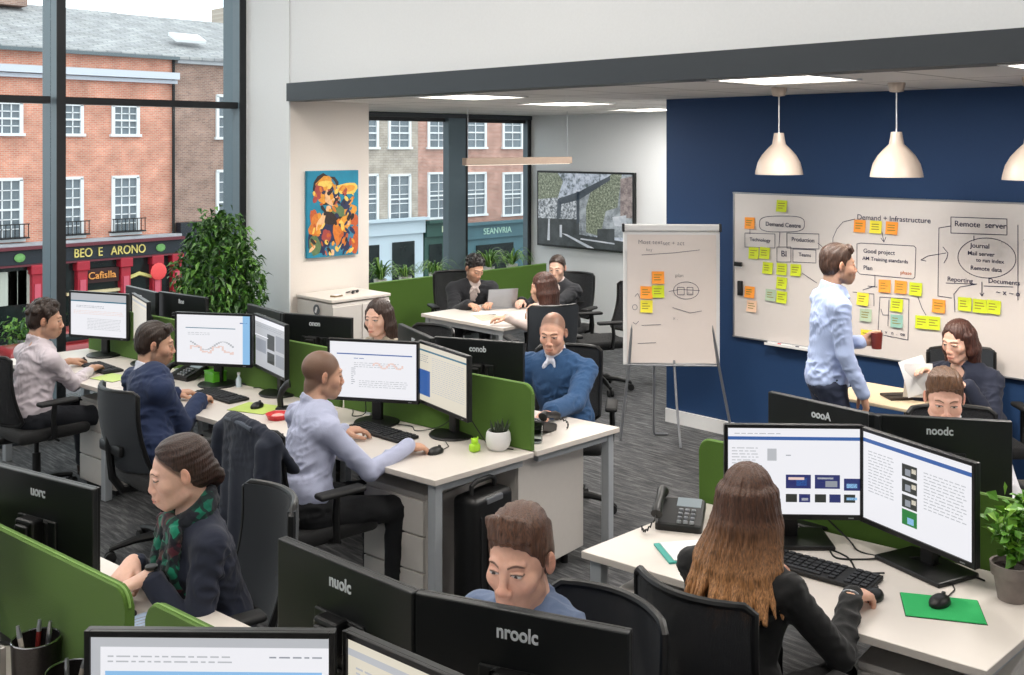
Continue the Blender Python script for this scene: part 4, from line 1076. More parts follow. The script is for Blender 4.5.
# ------------------------------------------------------------------ chairs (face local +x)
CH = {}
def task_chair(style):
    r = thing('office_chair', 'x', 'office chair')
    # base: five spokes with casters
    m = MB()
    for k in range(5):
        a = k * 2 * PI / 5 + .3; c, s_ = math.cos(a), math.sin(a)
        m.tube([(c * .03, s_ * .03, .115), (c * .16, s_ * .16, .105), (c * .29, s_ * .29, .075)], [.028, .022, .015], 8)
    m.cyl((0, 0, .06), (0, 0, .15), .04, .035); b = m.build('base', BLACK if style != 'chrome' else SILVER, r, 'a')
    for k in range(5):
        a = k * 2 * PI / 5 + .3; c, s_ = math.cos(a), math.sin(a); t = Vector((-s_, c, 0))
        m = MB(); q = Vector((c * .29, s_ * .29, .03))
        for e in (-1, 1): m.cyl(q + t * e * .008, q + t * e * .026, .03, n=16)
        m.cyl(q + Vector((0, 0, .0)), q + Vector((0, 0, .05)), .008, n=8); m.build('caster', BLACKM, b, 'a')
    MB().cyl((0, 0, .14), (0, 0, .30), .026).cyl((0, 0, .28), (0, 0, .40), .016).build('gas_lift', BLACK, r, 'a')
    MB().box((0, 0, .405), (.24, .16, .05), .012).cyl((.05, 0, .41), (.05, -.20, .40), .007, n=8).build('mechanism', BLACKM, r)
    m = MB(); m.box((.02, 0, .455), (.47, .48, .07), .033, seg=4); m.build('seat', FABDARK, r, 'a')
    # back: curved panel inside a frame
    W_, z0, z1 = .225, .54, .98
    def S(u, v, o=0.):
        y = (u - .5) * 2 * W_ * (1 - .10 * (1 - v) - .06 * v); z = z0 + (z1 - z0) * v
        x = -.225 - .085 * v + .035 * (1 - (2 * u - 1) ** 2) * -1 + .03 * math.sin(v * PI) * -1 + .0
        x += .05 * (abs(2 * u - 1) ** 2)
        return Vector((x + o, y, z))
    per = []
    n = 10
    for i in range(n + 1): per.append(S(.06 + .88 * i / n, 1.0))
    per.append(S(1., .95)) 
    for i in range(1, n): per.append(S(1., .95 - .9 * i / n))
    per.append(S(1., .05))
    for i in range(n + 1): per.append(S(.94 - .88 * i / n, 0.))
    per.append(S(0., .05))
    for i in range(1, n): per.append(S(0., .05 + .9 * i / n))
    per.append(S(0., .95))
    MB().tube(per, .013, 8, True).build('back_frame', BLACK, r, 'a')
    MB().grid(lambda u, v: S(.01 + .98 * u, .01 + .98 * v), 12, 12, .03 if style == 'padded' else .008).build('backrest', {'padded': FABGREY, 'mesh': MESHM, 'chrome': MESHM}[style], r, 'a')
    MB().tube([(-.12, 0, .41), (-.25, 0, .42), (-.305, 0, .50), (-.325, 0, .66), (-.325, 0, .74)], [.025, .024, .022, .02, .016], 8).box((-.31, 0, .66), (.03, .26, .06), .012).build('back_support', BLACK, r, 'a')
    for q in (-1, 1):
        a = MB().tube([(-.02, q * .22, .43), (-.02, q * .285, .45), (-.03, q * .29, .56), (-.02, q * .285, .66)], [.016, .018, .018, .016], 8).build('armrest', BLACK, r, 'a')
        MB().box((.0, q * .285, .672), (.25, .075, .028), .013, seg=3).build('arm_pad', BLACKM, a, 'a')
    return r
MESHM = None
def mesh_fabric():
    m, nt, b = _nodes('woven mesh back')
    tc = nt.nodes.new('ShaderNodeTexCoord'); v = nt.nodes.new('ShaderNodeTexWave'); v.inputs['Scale'].default_value = 90; v.bands_direction = 'Z'
    w = nt.nodes.new('ShaderNodeTexWave'); w.inputs['Scale'].default_value = 90; w.bands_direction = 'Y'
    nt.links.new(tc.outputs['Object'], v.inputs[0]); nt.links.new(tc.outputs['Object'], w.inputs[0])
    mu = nt.nodes.new('ShaderNodeMath'); mu.operation = 'MAXIMUM'; nt.links.new(v.outputs['Fac'], mu.inputs[0]); nt.links.new(w.outputs['Fac'], mu.inputs[1])
    mr = nt.nodes.new('ShaderNodeMapRange'); mr.inputs[1].default_value = .3; mr.inputs[2].default_value = .8; mr.inputs[3].default_value = .45; mr.inputs[4].default_value = 1
    nt.links.new(mu.outputs[0], mr.inputs[0]); nt.links.new(mr.outputs[0], b.inputs['Alpha'])
    b.inputs['Base Color'].default_value = (.018, .019, .022, 1); b.inputs['Roughness'].default_value = .8
    return m
MESHM = mesh_fabric()
def chair(style, x, y, deg, label):
    if style not in CH:
        CH[style] = task_chair(style); r = CH[style]; r.location = (x, y, 0); r.rotation_euler = (0, 0, D(deg)); r['label'] = label; return r
    return dup(CH[style], (x, y, 0), D(deg), label)
# ------------------------------------------------------------------ board wall, screens, lamps
WB = mat('whiteboard enamel', (.87, .845, .83), .22, var=.01); INK = mat('blue black marker ink', (.22, .22, .32), .5); INKR = mat('orange marker ink', (.75, .42, .25), .5)
NOTE_O = mat('orange sticky paper', (.98, .62, .22), .7, var=.03); NOTE_Y = mat('yellow sticky paper', (.93, .88, .25), .7, var=.03); NOTE_G = mat('lime sticky paper', (.80, .86, .16), .7, var=.03); NOTE_P = mat('peach sticky paper', (.93, .78, .66), .7, var=.03); NOTE_T = mat('sage sticky paper', (.68, .76, .66), .7, var=.03); NOTE_B = mat('mint sticky paper', (.55, .72, .68), .7)
XWB = 7.02
by0, by1, bz0, bz1 = 4.545, 1.75, .80, 1.925
wb = thing('whiteboard', 'long whiteboard covered in diagrams and sticky notes on the blue wall', 'whiteboard', (XWB, (by0 + by1) / 2, bz0))
yc = (by0 + by1) / 2
MB().box((0, 0, (bz1 - bz0) / 2), (.02, by0 - by1, bz1 - bz0), .003).build('board_surface', WB, wb)
m = MB()
for z in (0, bz1 - bz0): m.box((-.002, 0, z), (.026, by0 - by1 + .02, .012), .002)
for q in (-1, 1): m.box((-.002, q * (by0 - by1) / 2, (bz1 - bz0) / 2), (.026, .012, bz1 - bz0 + .012), .002)
m.build('board_frame', SILVER, wb)
def bp(px, py):
    """photo point on the board plane -> (y, z)"""
    t = (px - CX) / F; X = XWB - .012; Y = X * (1 - t) / (1 + t); d = (X + Y) * R2
    return Y, H - (py - CY) / F * d
class Ink:
    def __init__(s, x): s.m = MB(); s.x = x
    def line(s, pts, w=.004):
        P = [Vector((s.x, *p)) for p in pts]
        for a, b in zip(P, P[1:]):
            d = (b - a)
            if d.length < 1e-5: continue
            n = d.normalized().cross(Vector((1, 0, 0))) * w / 2; e = d.normalized() * w * .3
            f = s.m.bm.faces.new([s.m.bm.verts.new(v) for v in (a - n - e, b - n + e, b + n + e, a + n - e)]); f.material_index = s.m.mi
ink = Ink(-.0135)
def L_(pts, w=.0045): ink.line([(bp(*p)[0] - yc, bp(*p)[1] - bz0) for p in pts], w)
def ell_(cx, cy, rx, ry, n=40, sq=1., a=0.): return [(cx + rx * (abs(math.cos(t)) ** sq) * math.copysign(1, math.cos(t)), cy + ry * (abs(math.sin(t)) ** sq) * math.copysign(1, math.sin(t)) + a * rx * math.cos(t)) for t in [2 * PI * k / n for k in range(n + 1)]]
def rect_(x0, y0, x1, y1, s=0.): return [(x0, y0), (x1, y0 + s), (x1, y1 + s), (x0, y1), (x0, y0)]
L_(ell_(782, 224, 22.5, 8, sq=.6)); L_(rect_(745, 233, 775, 247, 1)); L_(rect_(787, 233, 819, 248, 1)); L_(rect_(777, 247, 791, 262)); L_(rect_(793, 249, 816, 262, 1))
L_([(780, 232), (779, 247)]); L_([(750, 229), (750, 234)]); L_([(818, 243), (826, 250)]); L_([(802, 273), (817, 283)])
L_([(833, 246), (833, 238), (837, 229), (843, 222), (855, 219)]); L_([(882, 232), (884, 242), (881, 238)]); L_([(884, 242), (886, 237)])
L_([(857, 244), (861, 243), (914, 246), (916, 248), (915, 277), (913, 279), (860, 274), (857, 271), (857, 244)])
L_([(875, 275), (875, 286), (863, 290)]); L_([(868, 286), (877, 287)])
L_([(921, 260), (928, 256), (946, 253)]); L_([(921, 260), (926, 257)]); L_([(921, 260), (926, 261)]); L_([(943, 247), (948, 253), (947, 258), (944, 263)])
L_(rect_(951, 217, 1007, 233, 2)); L_([(951, 226), (939, 228), (938, 296), (952, 298)]); L_([(974, 236), (974, 241)]); L_(ell_(987, 258, 29, 20, a=.03)); L_([(989, 278), (989, 283)])
L_([(946, 283), (977, 284)]); L_([(982, 282), (982, 296)]); L_([(980, 293), (982, 296), (984, 293)]); L_([(984, 286), (1013, 287)]); L_([(977, 284), (960, 287), (954, 294), (955, 312)])
L_([(918, 297), (922, 308), (926, 315)]); L_([(880, 297), (909, 299), (908, 340), (878, 334), (880, 297)]); L_([(889, 300), (888, 326)]); L_([(881, 309), (883, 315), (888, 315)])
L_([(853, 292), (874, 294), (874, 306)]); L_([(1018, 225), (1018, 300)]); L_([(1024, 240), (1050, 236), (1080, 242)]); L_(rect_(1030, 225, 1085, 262, 2)); L_(ell_(1060, 300, 24, 14))
def scrib(s_, px, py, size, w=None, m=None, slope=0.):
    """handwriting: text on the board centred at the photo point"""
    y, z = bp(px, py); t = text_mesh('handwriting', s_, size * .70, m or INK, wb, .0003, off=.0004); t.location = (-.0135, y - yc, z - bz0); t.rotation_euler = (PI / 2, slope, -PI / 2)
    if w: t.scale = (w, 1, 1)
    return t
for a in (('Demand Centre', 783, 225, .065), ('Technology', 760, 240, .055), ('Production', 803, 240, .06), ('BI', 784, 254, .09), ('Teams', 805, 255, .055),
          ('Demand + Infrastructure', 893, 219, .075), ('Good project', 879, 252, .06), ('AM Training standards', 885, 260, .052), ('Plan', 868, 268, .06),
          ('Remote  server', 980, 225, .075), ('Journal', 980, 246, .062), ('Mail server', 981, 254, .055), ('to run index', 990, 261, .05), ('Remote data', 986, 269, .055),
          ('Reporting', 960, 280, .06), ('Documents', 1004, 282, .06), ('~ x ~ o', 1008, 293, .07), ('t  v   n  .  ox', 893, 333, .05), ('Scope list', 1057, 240, .06), ('Goals', 1060, 300, .07)):
    scrib(*a[:4], slope=0.)
scrib('phase', 906, 273, .05, m=INKR)
ink.m.build('marker_drawing', INK, wb, fix=False)
notes = [('O', 750, 223, 'orange sticky note at the board’s upper left, left of the oval'), ('G', 782, 206, 'lime sticky note highest on the board, above the oval'),
 ('G', 754, 253, 'lime sticky note left of a touching pair under the boxed word'), ('G', 765, 253, 'lime sticky note right of the touching pair under the boxed word'),
 ('G', 768, 268, 'lime sticky note at the row start below the touching pair'), ('G', 782, 269, 'lime sticky note on top of the column of three'), ('G', 796, 270, 'lime sticky note with a line leading to the standing man’s shoulder'),
 ('G', 782, 283, 'lime sticky note in the middle of the column of three'), ('G', 782, 297, 'lime sticky note at the bottom of the column of three'), ('T', 771, 295, 'sage sticky note left of the column’s lowest note'),
 ('O', 750, 292, 'orange sticky note right of the board phone holder'), ('P', 752, 306, 'peach sticky note under the lower left orange one'),
 ('O', 860, 226, 'orange sticky note first in the row of three under the top writing'), ('Y', 876, 227, 'yellow sticky note between two orange ones under the top writing'), ('O', 892, 228, 'orange sticky note last in the row of three under the top writing'),
 ('O', 885, 286, 'orange sticky note left of a pair below the big writing box'), ('O', 901, 287, 'orange sticky note right of a pair below the big writing box'), ('G', 916, 289, 'lime sticky note right of the orange pair below the box'),
 ('Y', 863, 299, 'yellow sticky note just right of the standing man’s chest'), ('T', 866, 315, 'striped green sticky note beside the standing man'), ('Y', 867, 336, 'yellow sticky note lowest, beside the man’s drink'),
 ('G', 897, 305, 'lime sticky note in the drawn tall box'), ('B', 897, 321, 'mint sticky note under the lime one in the drawn tall box'), ('G', 922, 322, 'lime sticky note at the end of the curved arrow'), ('G', 934, 323, 'lime sticky note partly behind the seated woman’s hair'),
 ('O', 939, 306, 'orange sticky note alone above the seated woman’s head'), ('G', 965, 304, 'lime sticky note left of three joined below the ellipse'), ('G', 980, 306, 'lime sticky note middle of three joined below the ellipse'), ('G', 994, 307, 'lime sticky note right of three joined below the ellipse')]
NM = dict(O=NOTE_O, G=NOTE_G, Y=NOTE_Y, P=NOTE_P, T=NOTE_T, B=NOTE_B)
INKN = mat('faint pen on note', (.55, .50, .20), .7)
def note(x, y, z, m_, label, w=.088, facing=-PI / 2, grp='sticky notes on the whiteboard', seed=0, n=None):
    r = random.Random(seed)
    t = thing('sticky_note', label, 'sticky note', (x, y, z), facing, grp)
    tl = r.uniform(-.04, .04)
    def S(u, v):
        a, b = (u - .5) * w, (v - .5) * w; return Vector((a * math.cos(tl) - b * math.sin(tl), -.002 - .010 * (1 - v) ** 2 * (1 + .3 * u), a * math.sin(tl) + b * math.cos(tl)))
    MB().grid(S, 4, 5, .0012).build('note_paper', m_, t)
    m = MB()
    for k in range(3):
        v = .72 - k * .2; a = S(.15, v); b = S(.15 + r.uniform(.4, .7), v)
        m.box((a + b) / 2 + Vector((0, -.0012, 0)), ((b - a).length, .0006, .006))
    m.build('pen_line', INKN, t); return t
for i, (c, px, py, lb) in enumerate(notes):
    y, z = bp(px, py); note(XWB - .0125, y, z, NM[c], lb, seed=i)
# things on the board
y, z = bp(741, 288); r = thing('phone_holder', 'small black phone shaped holder on the board’s left edge', 'holder', (XWB - .02, y, z), -PI / 2); MB().box((0, -.004, 0), (.045, .02, .115), .006).build('holder_case', BLACK, r); MB().box((0, -.015, .01), (.036, .003, .08), .002).build('holder_face', KEYS, r)
y, z = bp(739, 264); r = thing('magnetic_eraser', 'black and white magnetic eraser on the board’s left edge', 'eraser', (XWB - .012, y, z), -PI / 2); MB().box((0, -.012, 0), (.07, .02, .035), .006).build('eraser_body', BLACK, r); MB().box((0, -.006, -.02), (.06, .012, .012), .002).build('eraser_felt', PAPER, r)
y0, z0 = bp(795, 345); tr_ = thing('pen_tray', 'slim white pen tray along the whiteboard bottom', 'pen tray', (XWB - .03, y0, bz0 - .012), -PI / 2)
MB().box((0, -.008, -.004), (.46, .055, .006), .002).box((0, -.034, .003), (.46, .004, .018), .001).build('tray_shelf', WHITETRIM, tr_); MB().box((0, .012, .004), (.46, .004, .02)).build('tray_back', WHITETRIM, tr_)
for q, (c, nm) in enumerate((((.80, .15, .20), 'red'), ((.15, .18, .3), 'dark blue'))):
    k = thing('marker_pen', '%s marker pen lying in the whiteboard pen tray' % nm, 'marker', (XWB - .045, y0 + .06 - q * .15, bz0 - .004), PI / 2)
    MB().cyl((-.05, 0, 0), (.035, 0, 0), .007, n=12).build('barrel', WHITETRIM, k, 'a'); MB().cyl((.035, 0, 0), (.065, 0, 0), .0078, n=12).build('cap', mat(nm + ' pen cap', c, .4), k, 'a')

# flip chart, facing the camera
fc = thing('flip_chart', 'white flip chart on thin tripod legs before the blue wall corner', 'flip chart', (6.62, 4.86, 0), D(-45 - 3)); 
MB().box((0, .012, 1.13), (.75, .018, 1.10), .006).build('back_board', WHITETRIM, fc)
def FS(u, v): return Vector((-.345 + .69 * u, -.004 - .004 * math.sin(u * 7 + v * 3) * (1 - v) - .001, .60 + 1.0 * v))
MB().grid(FS, 10, 12, .002).build('paper_pad', mat('flip chart paper', (.87, .83, .81), .75, var=.01), fc, 'a')
MB().box((0, -.005, 1.655), (.76, .04, .055), .012).build('clamp_bar', WHITETRIM, fc); MB().box((0, -.014, .585), (.70, .04, .012), .003).build('pen_ledge', SILVER, fc)
for q in (-1, 1): MB().box((q * .375, -.006, 1.655), (.02, .05, .065), .006).build('clamp_cap', KEYS, fc)
MB().tube([(-.30, .01, 1.0), (-.33, -.02, .6), (-.40, -.06, .008)], .011, 8).build('leg', SILVER, fc, 'a')
MB().tube([(.30, .01, 1.0), (.36, -.02, .6), (.47, -.06, .008)], .011, 8).build('leg', SILVER, fc, 'a')
MB().tube([(.02, -.0, .62), (.03, -.10, .3), (.045, -.24, .008)], .010, 8).build('leg', SILVER, fc, 'a')
MB().tube([(-.13, .05, .75), (-.13, .10, .03), (-.12, .11, .012), (-.02, .11, .012)], .009, 8).build('rear_brace', SILVER, fc, 'a')
fk = Ink(0)
m = MB()
def fl(pts, w=.0035):
    P = [Vector((-.345 + .69 * ((p[0] - 625) / 92.), -.0115, .60 + 1.0 * ((352 - p[1]) / 120.))) for p in pts]
    for a, b in zip(P, P[1:]):
        d = b - a; n = d.normalized().cross(Vector((0, 1, 0))) * w / 2
        m.bm.faces.new([m.bm.verts.new(v) for v in (a - n, b - n, b + n, a + n)])
fl(ell_(686, 284, 13, 8)); fl([(640, 251), (672, 249), (700, 246)]); fl([(668, 285), (680, 283), (700, 284)]); fl([(672, 300), (690, 305), (702, 303)]); fl([(640, 317), (660, 316)]); fl([(636, 334), (655, 333)])
fl(rect_(677, 281, 684, 288)); fl(rect_(687, 281, 693, 288)); fl([(633, 290), (636, 287), (638, 291)]); fl(ell_(633, 300, 2.5, 2.5, 12)); fl([(631, 314), (634, 316), (637, 313)])
m.build('marker_drawing', INK, fc, fix=False)
for s_, px, py, sz in (('Most text', 649, 239, .06), ('set + act', 673, 240, .06), ('key', 648, 246, .045), ('plan', 679, 270, .05), ('Bal', 690, 287, .04), ('x .', 675, 310, .05)):
    t = text_mesh('handwriting', s_, sz * .8, INK, fc, .0003, off=-.0008); t.location = (-.345 + .69 * ((px - 625) / 92.), -.0112, .60 + 1.0 * ((352 - py) / 120.)); t.rotation_euler = (PI / 2, 0, 0)
cf, sf = math.cos(D(-48)), math.sin(D(-48))
for c, px, py, lb in (('O', 657, 272, 'orange sticky note upper right of four on the flip chart'), ('G', 657, 285, 'lime sticky note under the upper orange one on the flip chart'), ('O', 645, 286, 'orange sticky note upper left of four on the flip chart'), ('Y', 645, 299, 'yellow sticky note lowest on the flip chart')):
    lx = -.345 + .69 * ((px - 625) / 92.); z = .60 + 1.0 * ((352 - py) / 120.)
    note(6.62 + lx * cf + .011 * sf, 4.86 + lx * sf - .011 * cf, z, NM[c], lb, .095, D(-48), 'sticky notes on the flip chart', int(px))

# television with street picture
def tp(px, X=XT): t = (px - CX) / F; return X * (1 - t) / (1 + t)
ya, yb = tp(541), tp(638); d_ = (XT + (ya + yb) / 2) * R2; tz1, tz0 = H - (171.5 - CY) / F * d_, H - (249 - CY) / F * d_
tv = thing('television', 'wall mounted black framed screen showing a street scene', 'television', (XT - .05, (ya + yb) / 2, (tz0 + tz1) / 2), -PI / 2); tw, th = ya - yb, tz1 - tz0
MB().box((0, 0, 0), (tw, .05, th), .006).build('housing', BLACK, tv)
m = MB()
def pic_mat(name, stops, scale, det=6, s=.8):
    m_, nt, b = _nodes(name); tc = nt.nodes.new('ShaderNodeTexCoord'); n = nt.nodes.new('ShaderNodeTexNoise'); n.inputs['Scale'].default_value = scale; n.inputs['Detail'].default_value = det; n.inputs['Roughness'].default_value = .75
    nt.links.new(tc.outputs['Object'], n.inputs['Vector']); cr = nt.nodes.new('ShaderNodeValToRGB')
    while len(cr.color_ramp.elements) < len(stops): cr.color_ramp.elements.new(.5)
    for e, (p, c) in zip(cr.color_ramp.elements, stops): e.position = p; e.color = (*lin(c), 1)
    nt.links.new(n.outputs['Fac'], cr.inputs[0]); b.inputs['Base Color'].default_value = (.02, .02, .02, 1); b.inputs['Roughness'].default_value = .3
    nt.links.new(cr.outputs[0], b.inputs['Emission Color']); b.inputs['Emission Strength'].default_value = s; return m_
PM = [pic_mat('tv sky branches', [(.40, (.30, .35, .36)), (.52, (.72, .76, .82)), (.7, (.85, .87, .90))], 14), pic_mat('tv dark street', [(.35, (.10, .12, .13)), (.7, (.26, .29, .30))], 8), pic_mat('tv olive leaves', [(.38, (.20, .24, .19)), (.52, (.48, .52, .42)), (.64, (.74, .76, .68))], 40),
      pic_mat('tv grey building', [(.4, (.45, .48, .50)), (.6, (.70, .73, .75))], 9), pic_mat('tv dark slate', [(.4, (.16, .20, .24)), (.6, (.26, .30, .34))], 6), pic_mat('tv pale road line', [(.4, (.70, .73, .76)), (.6, (.85, .86, .88))], 6), pic_mat('tv brick', [(.4, (.42, .36, .36)), (.6, (.66, .60, .58))], 18), pic_mat('tv pale crowd', [(.42, (.28, .31, .32)), (.5, (.62, .65, .68)), (.6, (.86, .88, .90))], 30)]
def tq(i, pts, k):
    f = m.bm.faces.new([m.bm.verts.new(((x / 680. - .5) * (tw - .05), -.0262 - k * .0002, (.5 - y / 530.) * (th - .05))) for x, y in pts]); f.material_index = i
tq(0, [(0, 530), (680, 530), (680, 0), (0, 0)], 0); tq(2, [(0, 0), (150, 0), (190, 60), (150, 180), (0, 200)], 1); tq(7, [(0, 200), (140, 180), (340, 180), (340, 350), (0, 350)], 1)
tq(1, [(0, 340), (330, 330), (330, 440), (680, 470), (680, 530), (0, 530)], 2); tq(3, [(310, 130), (520, 20), (680, 0), (680, 440), (310, 440)], 2); tq(2, [(400, 100), (540, 0), (610, 0), (580, 230), (500, 260), (460, 440), (360, 420), (360, 240)], 3)
tq(4, [(150, 190), (310, 130), (400, 80), (530, 10), (530, 40), (310, 190), (170, 230)], 4); tq(4, [(290, 130), (312, 130), (312, 360), (290, 360)], 4); tq(4, [(150, 190), (178, 220), (172, 330), (140, 340)], 4)
tq(6, [(600, 30), (680, 10), (680, 300), (600, 300)], 4); tq(1, [(440, 390), (560, 380), (560, 470), (440, 470)], 5); tq(5, [(180, 440), (220, 445), (420, 530), (370, 530)], 5); tq(5, [(78, 340), (90, 340), (90, 500), (70, 500)], 5); tq(5, [(165, 380), (182, 380), (182, 470), (165, 470)], 5); tq(5, [(320, 465), (560, 480), (560, 490), (320, 475)], 5); tq(5, [(545, 300), (640, 280), (640, 360), (560, 360)], 6)
m.build('screen', PM, tv, fix=False); MB().box((0, .03, 0), (.4, .03, .3)).build('wall_bracket', BLACK, tv)

# abstract painting: plain generic patchwork of colours
pt = thing('wall_painting', 'upright abstract canvas in orange, teal and dark blue on the pale pier', 'painting', ((fxp := 7.6 * (1 + (331 - CX) / F) / (1 - (331 - CX) / F)), 7.585, 0))
x0_, x1_ = [7.6 * (1 + (p - CX) / F) / (1 - (p - CX) / F) for p in (305, 356)]; dd = (fxp + 7.6) * R2; pz1, pz0 = H - (170.5 - CY) / F * dd, H - (256 - CY) / F * dd; pw, ph = x1_ - x0_, pz1 - pz0
pt.location = (fxp, 7.58, (pz0 + pz1) / 2)
MB().box((0, 0, 0), (pw, .035, ph), .003).build('canvas', mat('canvas teal', (.10, .50, .62), .7, var=.2, scale=9), pt)
m = MB(); r = random.Random(4); PCs = [(.85, .58, .20), (.72, .34, .16), (.92, .76, .36), (.12, .16, .30), (.62, .26, .24), (.16, .12, .12), (.20, .46, .58), (.88, .70, .52), (.80, .46, .16), (.35, .45, .30)]
PMs = [mat('oil colour %d' % i, c, .55, var=.2, scale=40, bump=.4) for i, c in enumerate(PCs)]
def blob(cx, cy, rx, ry, c, k, rot=0., n=14):
    pts = []
    for i in range(n):
        t = 2 * PI * i / n; q = 1 + r.uniform(-.16, .16); a, b = rx * math.cos(t) * q, ry * math.sin(t) * q
        x = cx + a * math.cos(rot) - b * math.sin(rot); z = cy + a * math.sin(rot) + b * math.cos(rot)
        pts.append((max(-.49, min(.49, x / 360. - .5)) * pw, -.0178 - k * .0004, max(-.49, min(.49, .5 - z / 610.)) * ph))
    m.mi = c; m.poly(pts, .0006, (0, -1, 0))
blob(180, 470, 170, 140, 3, 0); blob(130, 130, 90, 105, 5, 1); blob(130, 135, 75, 90, 0, 2); blob(80, 140, 32, 60, 4, 3); blob(280, 130, 75, 45, 2, 2); blob(280, 130, 55, 26, 0, 3); blob(165, 190, 50, 60, 7, 3); blob(190, 160, 22, 34, 3, 4)
blob(120, 90, 50, 22, 2, 4); blob(170, 330, 90, 60, 5, 2); blob(230, 290, 60, 40, 9, 3); blob(60, 380, 44, 80, 8, 3, .3); blob(90, 370, 24, 70, 7, 4, .3); blob(50, 520, 40, 70, 9, 3); blob(130, 460, 34, 45, 4, 4); blob(210, 440, 34, 90, 8, 4); blob(260, 380, 40, 60, 0, 3); blob(300, 460, 26, 60, 6, 4); blob(335, 500, 28, 110, 1, 3); blob(300, 290, 45, 50, 0, 4); blob(270, 240, 35, 45, 3, 5, .4); blob(330, 360, 34, 40, 1, 2); blob(180, 560, 60, 50, 6, 3); blob(145, 270, 20, 20, 7, 5); blob(40, 320, 26, 50, 1, 2)
for i in range(110):
    x_, z_ = r.uniform(30, 330), r.uniform(60, 590)
    if z_ < 230 and not (40 < x_ < 350 and z_ > 80): continue
    blob(x_, z_, r.uniform(4, 16), r.uniform(8, 34), r.choice([0, 1, 2, 3, 4, 5, 6, 7, 8, 0, 5, 3]), 6 + i * .02, r.uniform(-.8, .8), 9)
m.build('painted_shapes', PMs, pt)

# pendant lamps
SHADE = mat('cream enamel lamp shade', (.73, .67, .62), .35, var=.02); BULB = emis('warm bulb', (1., .82, .6), 6)
def pendant(x, y, label):
    r = thing('pendant_lamp', label, 'pendant lamp', (x, y, ZC), 0, 'cream pendant lamps in front of the blue wall')
    MB().lathe([(.001, 0), (.052, 0), (.052, -.012), (.040, -.055), (.001, -.06)]).build('ceiling_rose', SHADE, r, 'a')
    MB().cyl((0, 0, -.05), (0, 0, -.32), .004, n=8).build('cord', WHITETRIM, r)
    z = -.30
    MB().lathe([(.001, z), (.032, z), (.038, z - .04), (.044, z - .075), (.075, z - .105), (.11, z - .145), (.138, z - .195), (.152, z - .25), (.155, z - .275), (.150, z - .275), (.146, z - .25), (.13, z - .195), (.10, z - .145), (.07, z - .11), (.035, z - .08), (.001, z - .07)]).build('lamp_shade', SHADE, r, 'a')
    b = MB().ball((0, 0, z - .17), (.032, .032, .042), 16).build('bulb', BULB, r, 'a')
    L = bpy.data.lights.new('bulb_lamp', 'SPOT'); L.energy = 22; L.spot_size = 2.2; L.spot_blend = .6; L.shadow_soft_size = .04; L.color = (1., .84, .68); o = link('bulb_lamp', L, r); o.location = (0, 0, z - .23); return r
pendant(6.12, 3.62, 'cream dome pendant lamp nearest the flip chart'); pendant(6.15, 2.83, 'cream dome pendant lamp above the seated woman, second from left'); pendant(6.15, 2.05, 'cream dome pendant lamp cut off at the right edge')
# slim linear pendant in the back area
r = thing('linear_pendant', 'slim beige bar light hung from two wires in the back area', 'ceiling light', (7.98, 7.86, 2.13))
MB().box((0, 0, 0), (1.62, .07, .075), .006).build('light_bar', mat('beige anodised bar', (.66, .58, .52), .45, metal=.2), r)
MB().box((0, 0, -.039), (1.55, .05, .004)).build('diffuser', emis('soft diffuser', (1, .95, .88), 2.), r)
for q in (-.76, .76): MB().cyl((q, 0, .035), (q, 0, ZC - 2.13), .003, n=6).build('suspension_wire', SILVER, r)
# recessed ceiling panels with their own lights
PAN = emis('ceiling light diffuser', (1., .97, .92), 7.)
def panel(x, y, z, label, w=.6, e=36., l=None):
    l = l or w; r = thing('ceiling_light', label, 'ceiling light', (x, y, z)); m = MB()
    for q in (-1, 1): m.box((q * (w / 2 + .008), 0, -.006), (.016, l + .03, .012)); m.box((0, q * (l / 2 + .008), -.006), (w, .016, .012))
    m.build('trim_frame', WHITETRIM, r); MB().box((0, 0, -.003), (w, l, .006)).build('diffuser', PAN, r)
    L = bpy.data.lights.new('panel_lamp', 'AREA'); L.shape = 'RECTANGLE'; L.size = w * .95; L.size_y = l * .95; L.energy = e; L.color = (1., .955, .90)
    o = link('panel_lamp', L, r); o.location = (0, 0, -.012)
    return r
panel(5.5, 5.95, ZC, 'square ceiling light over the beam’s left part'); panel(7.0, 6.3, ZC, 'square ceiling light over the meeting table'); panel(8.8, 6.75, ZC, 'square ceiling light deepest, near the television wall'); panel(5.30, 3.10, ZC, 'square ceiling light before the first pendant'); panel(5.30, 1.50, ZC, 'square ceiling light at the right edge under the beam')
panel(5.6, -.6, ZC, 'square ceiling light outside the right edge')
for i, (x, y) in enumerate(((.3, 1.2), (.3, 4.2), (.3, 7.0), (2.9, 1.2), (2.9, 4.2), (2.9, 7.0))): panel(x, y, ZT, 'added high fill light ' + ('over the window side desks', 'over the bottom left desks', 'by the tall glass')[i % 3] + (', outer row', ', inner row')[i // 3] + ' above the frame', .6, 36., 1.5)  # unseen lamps added to brighten the near office

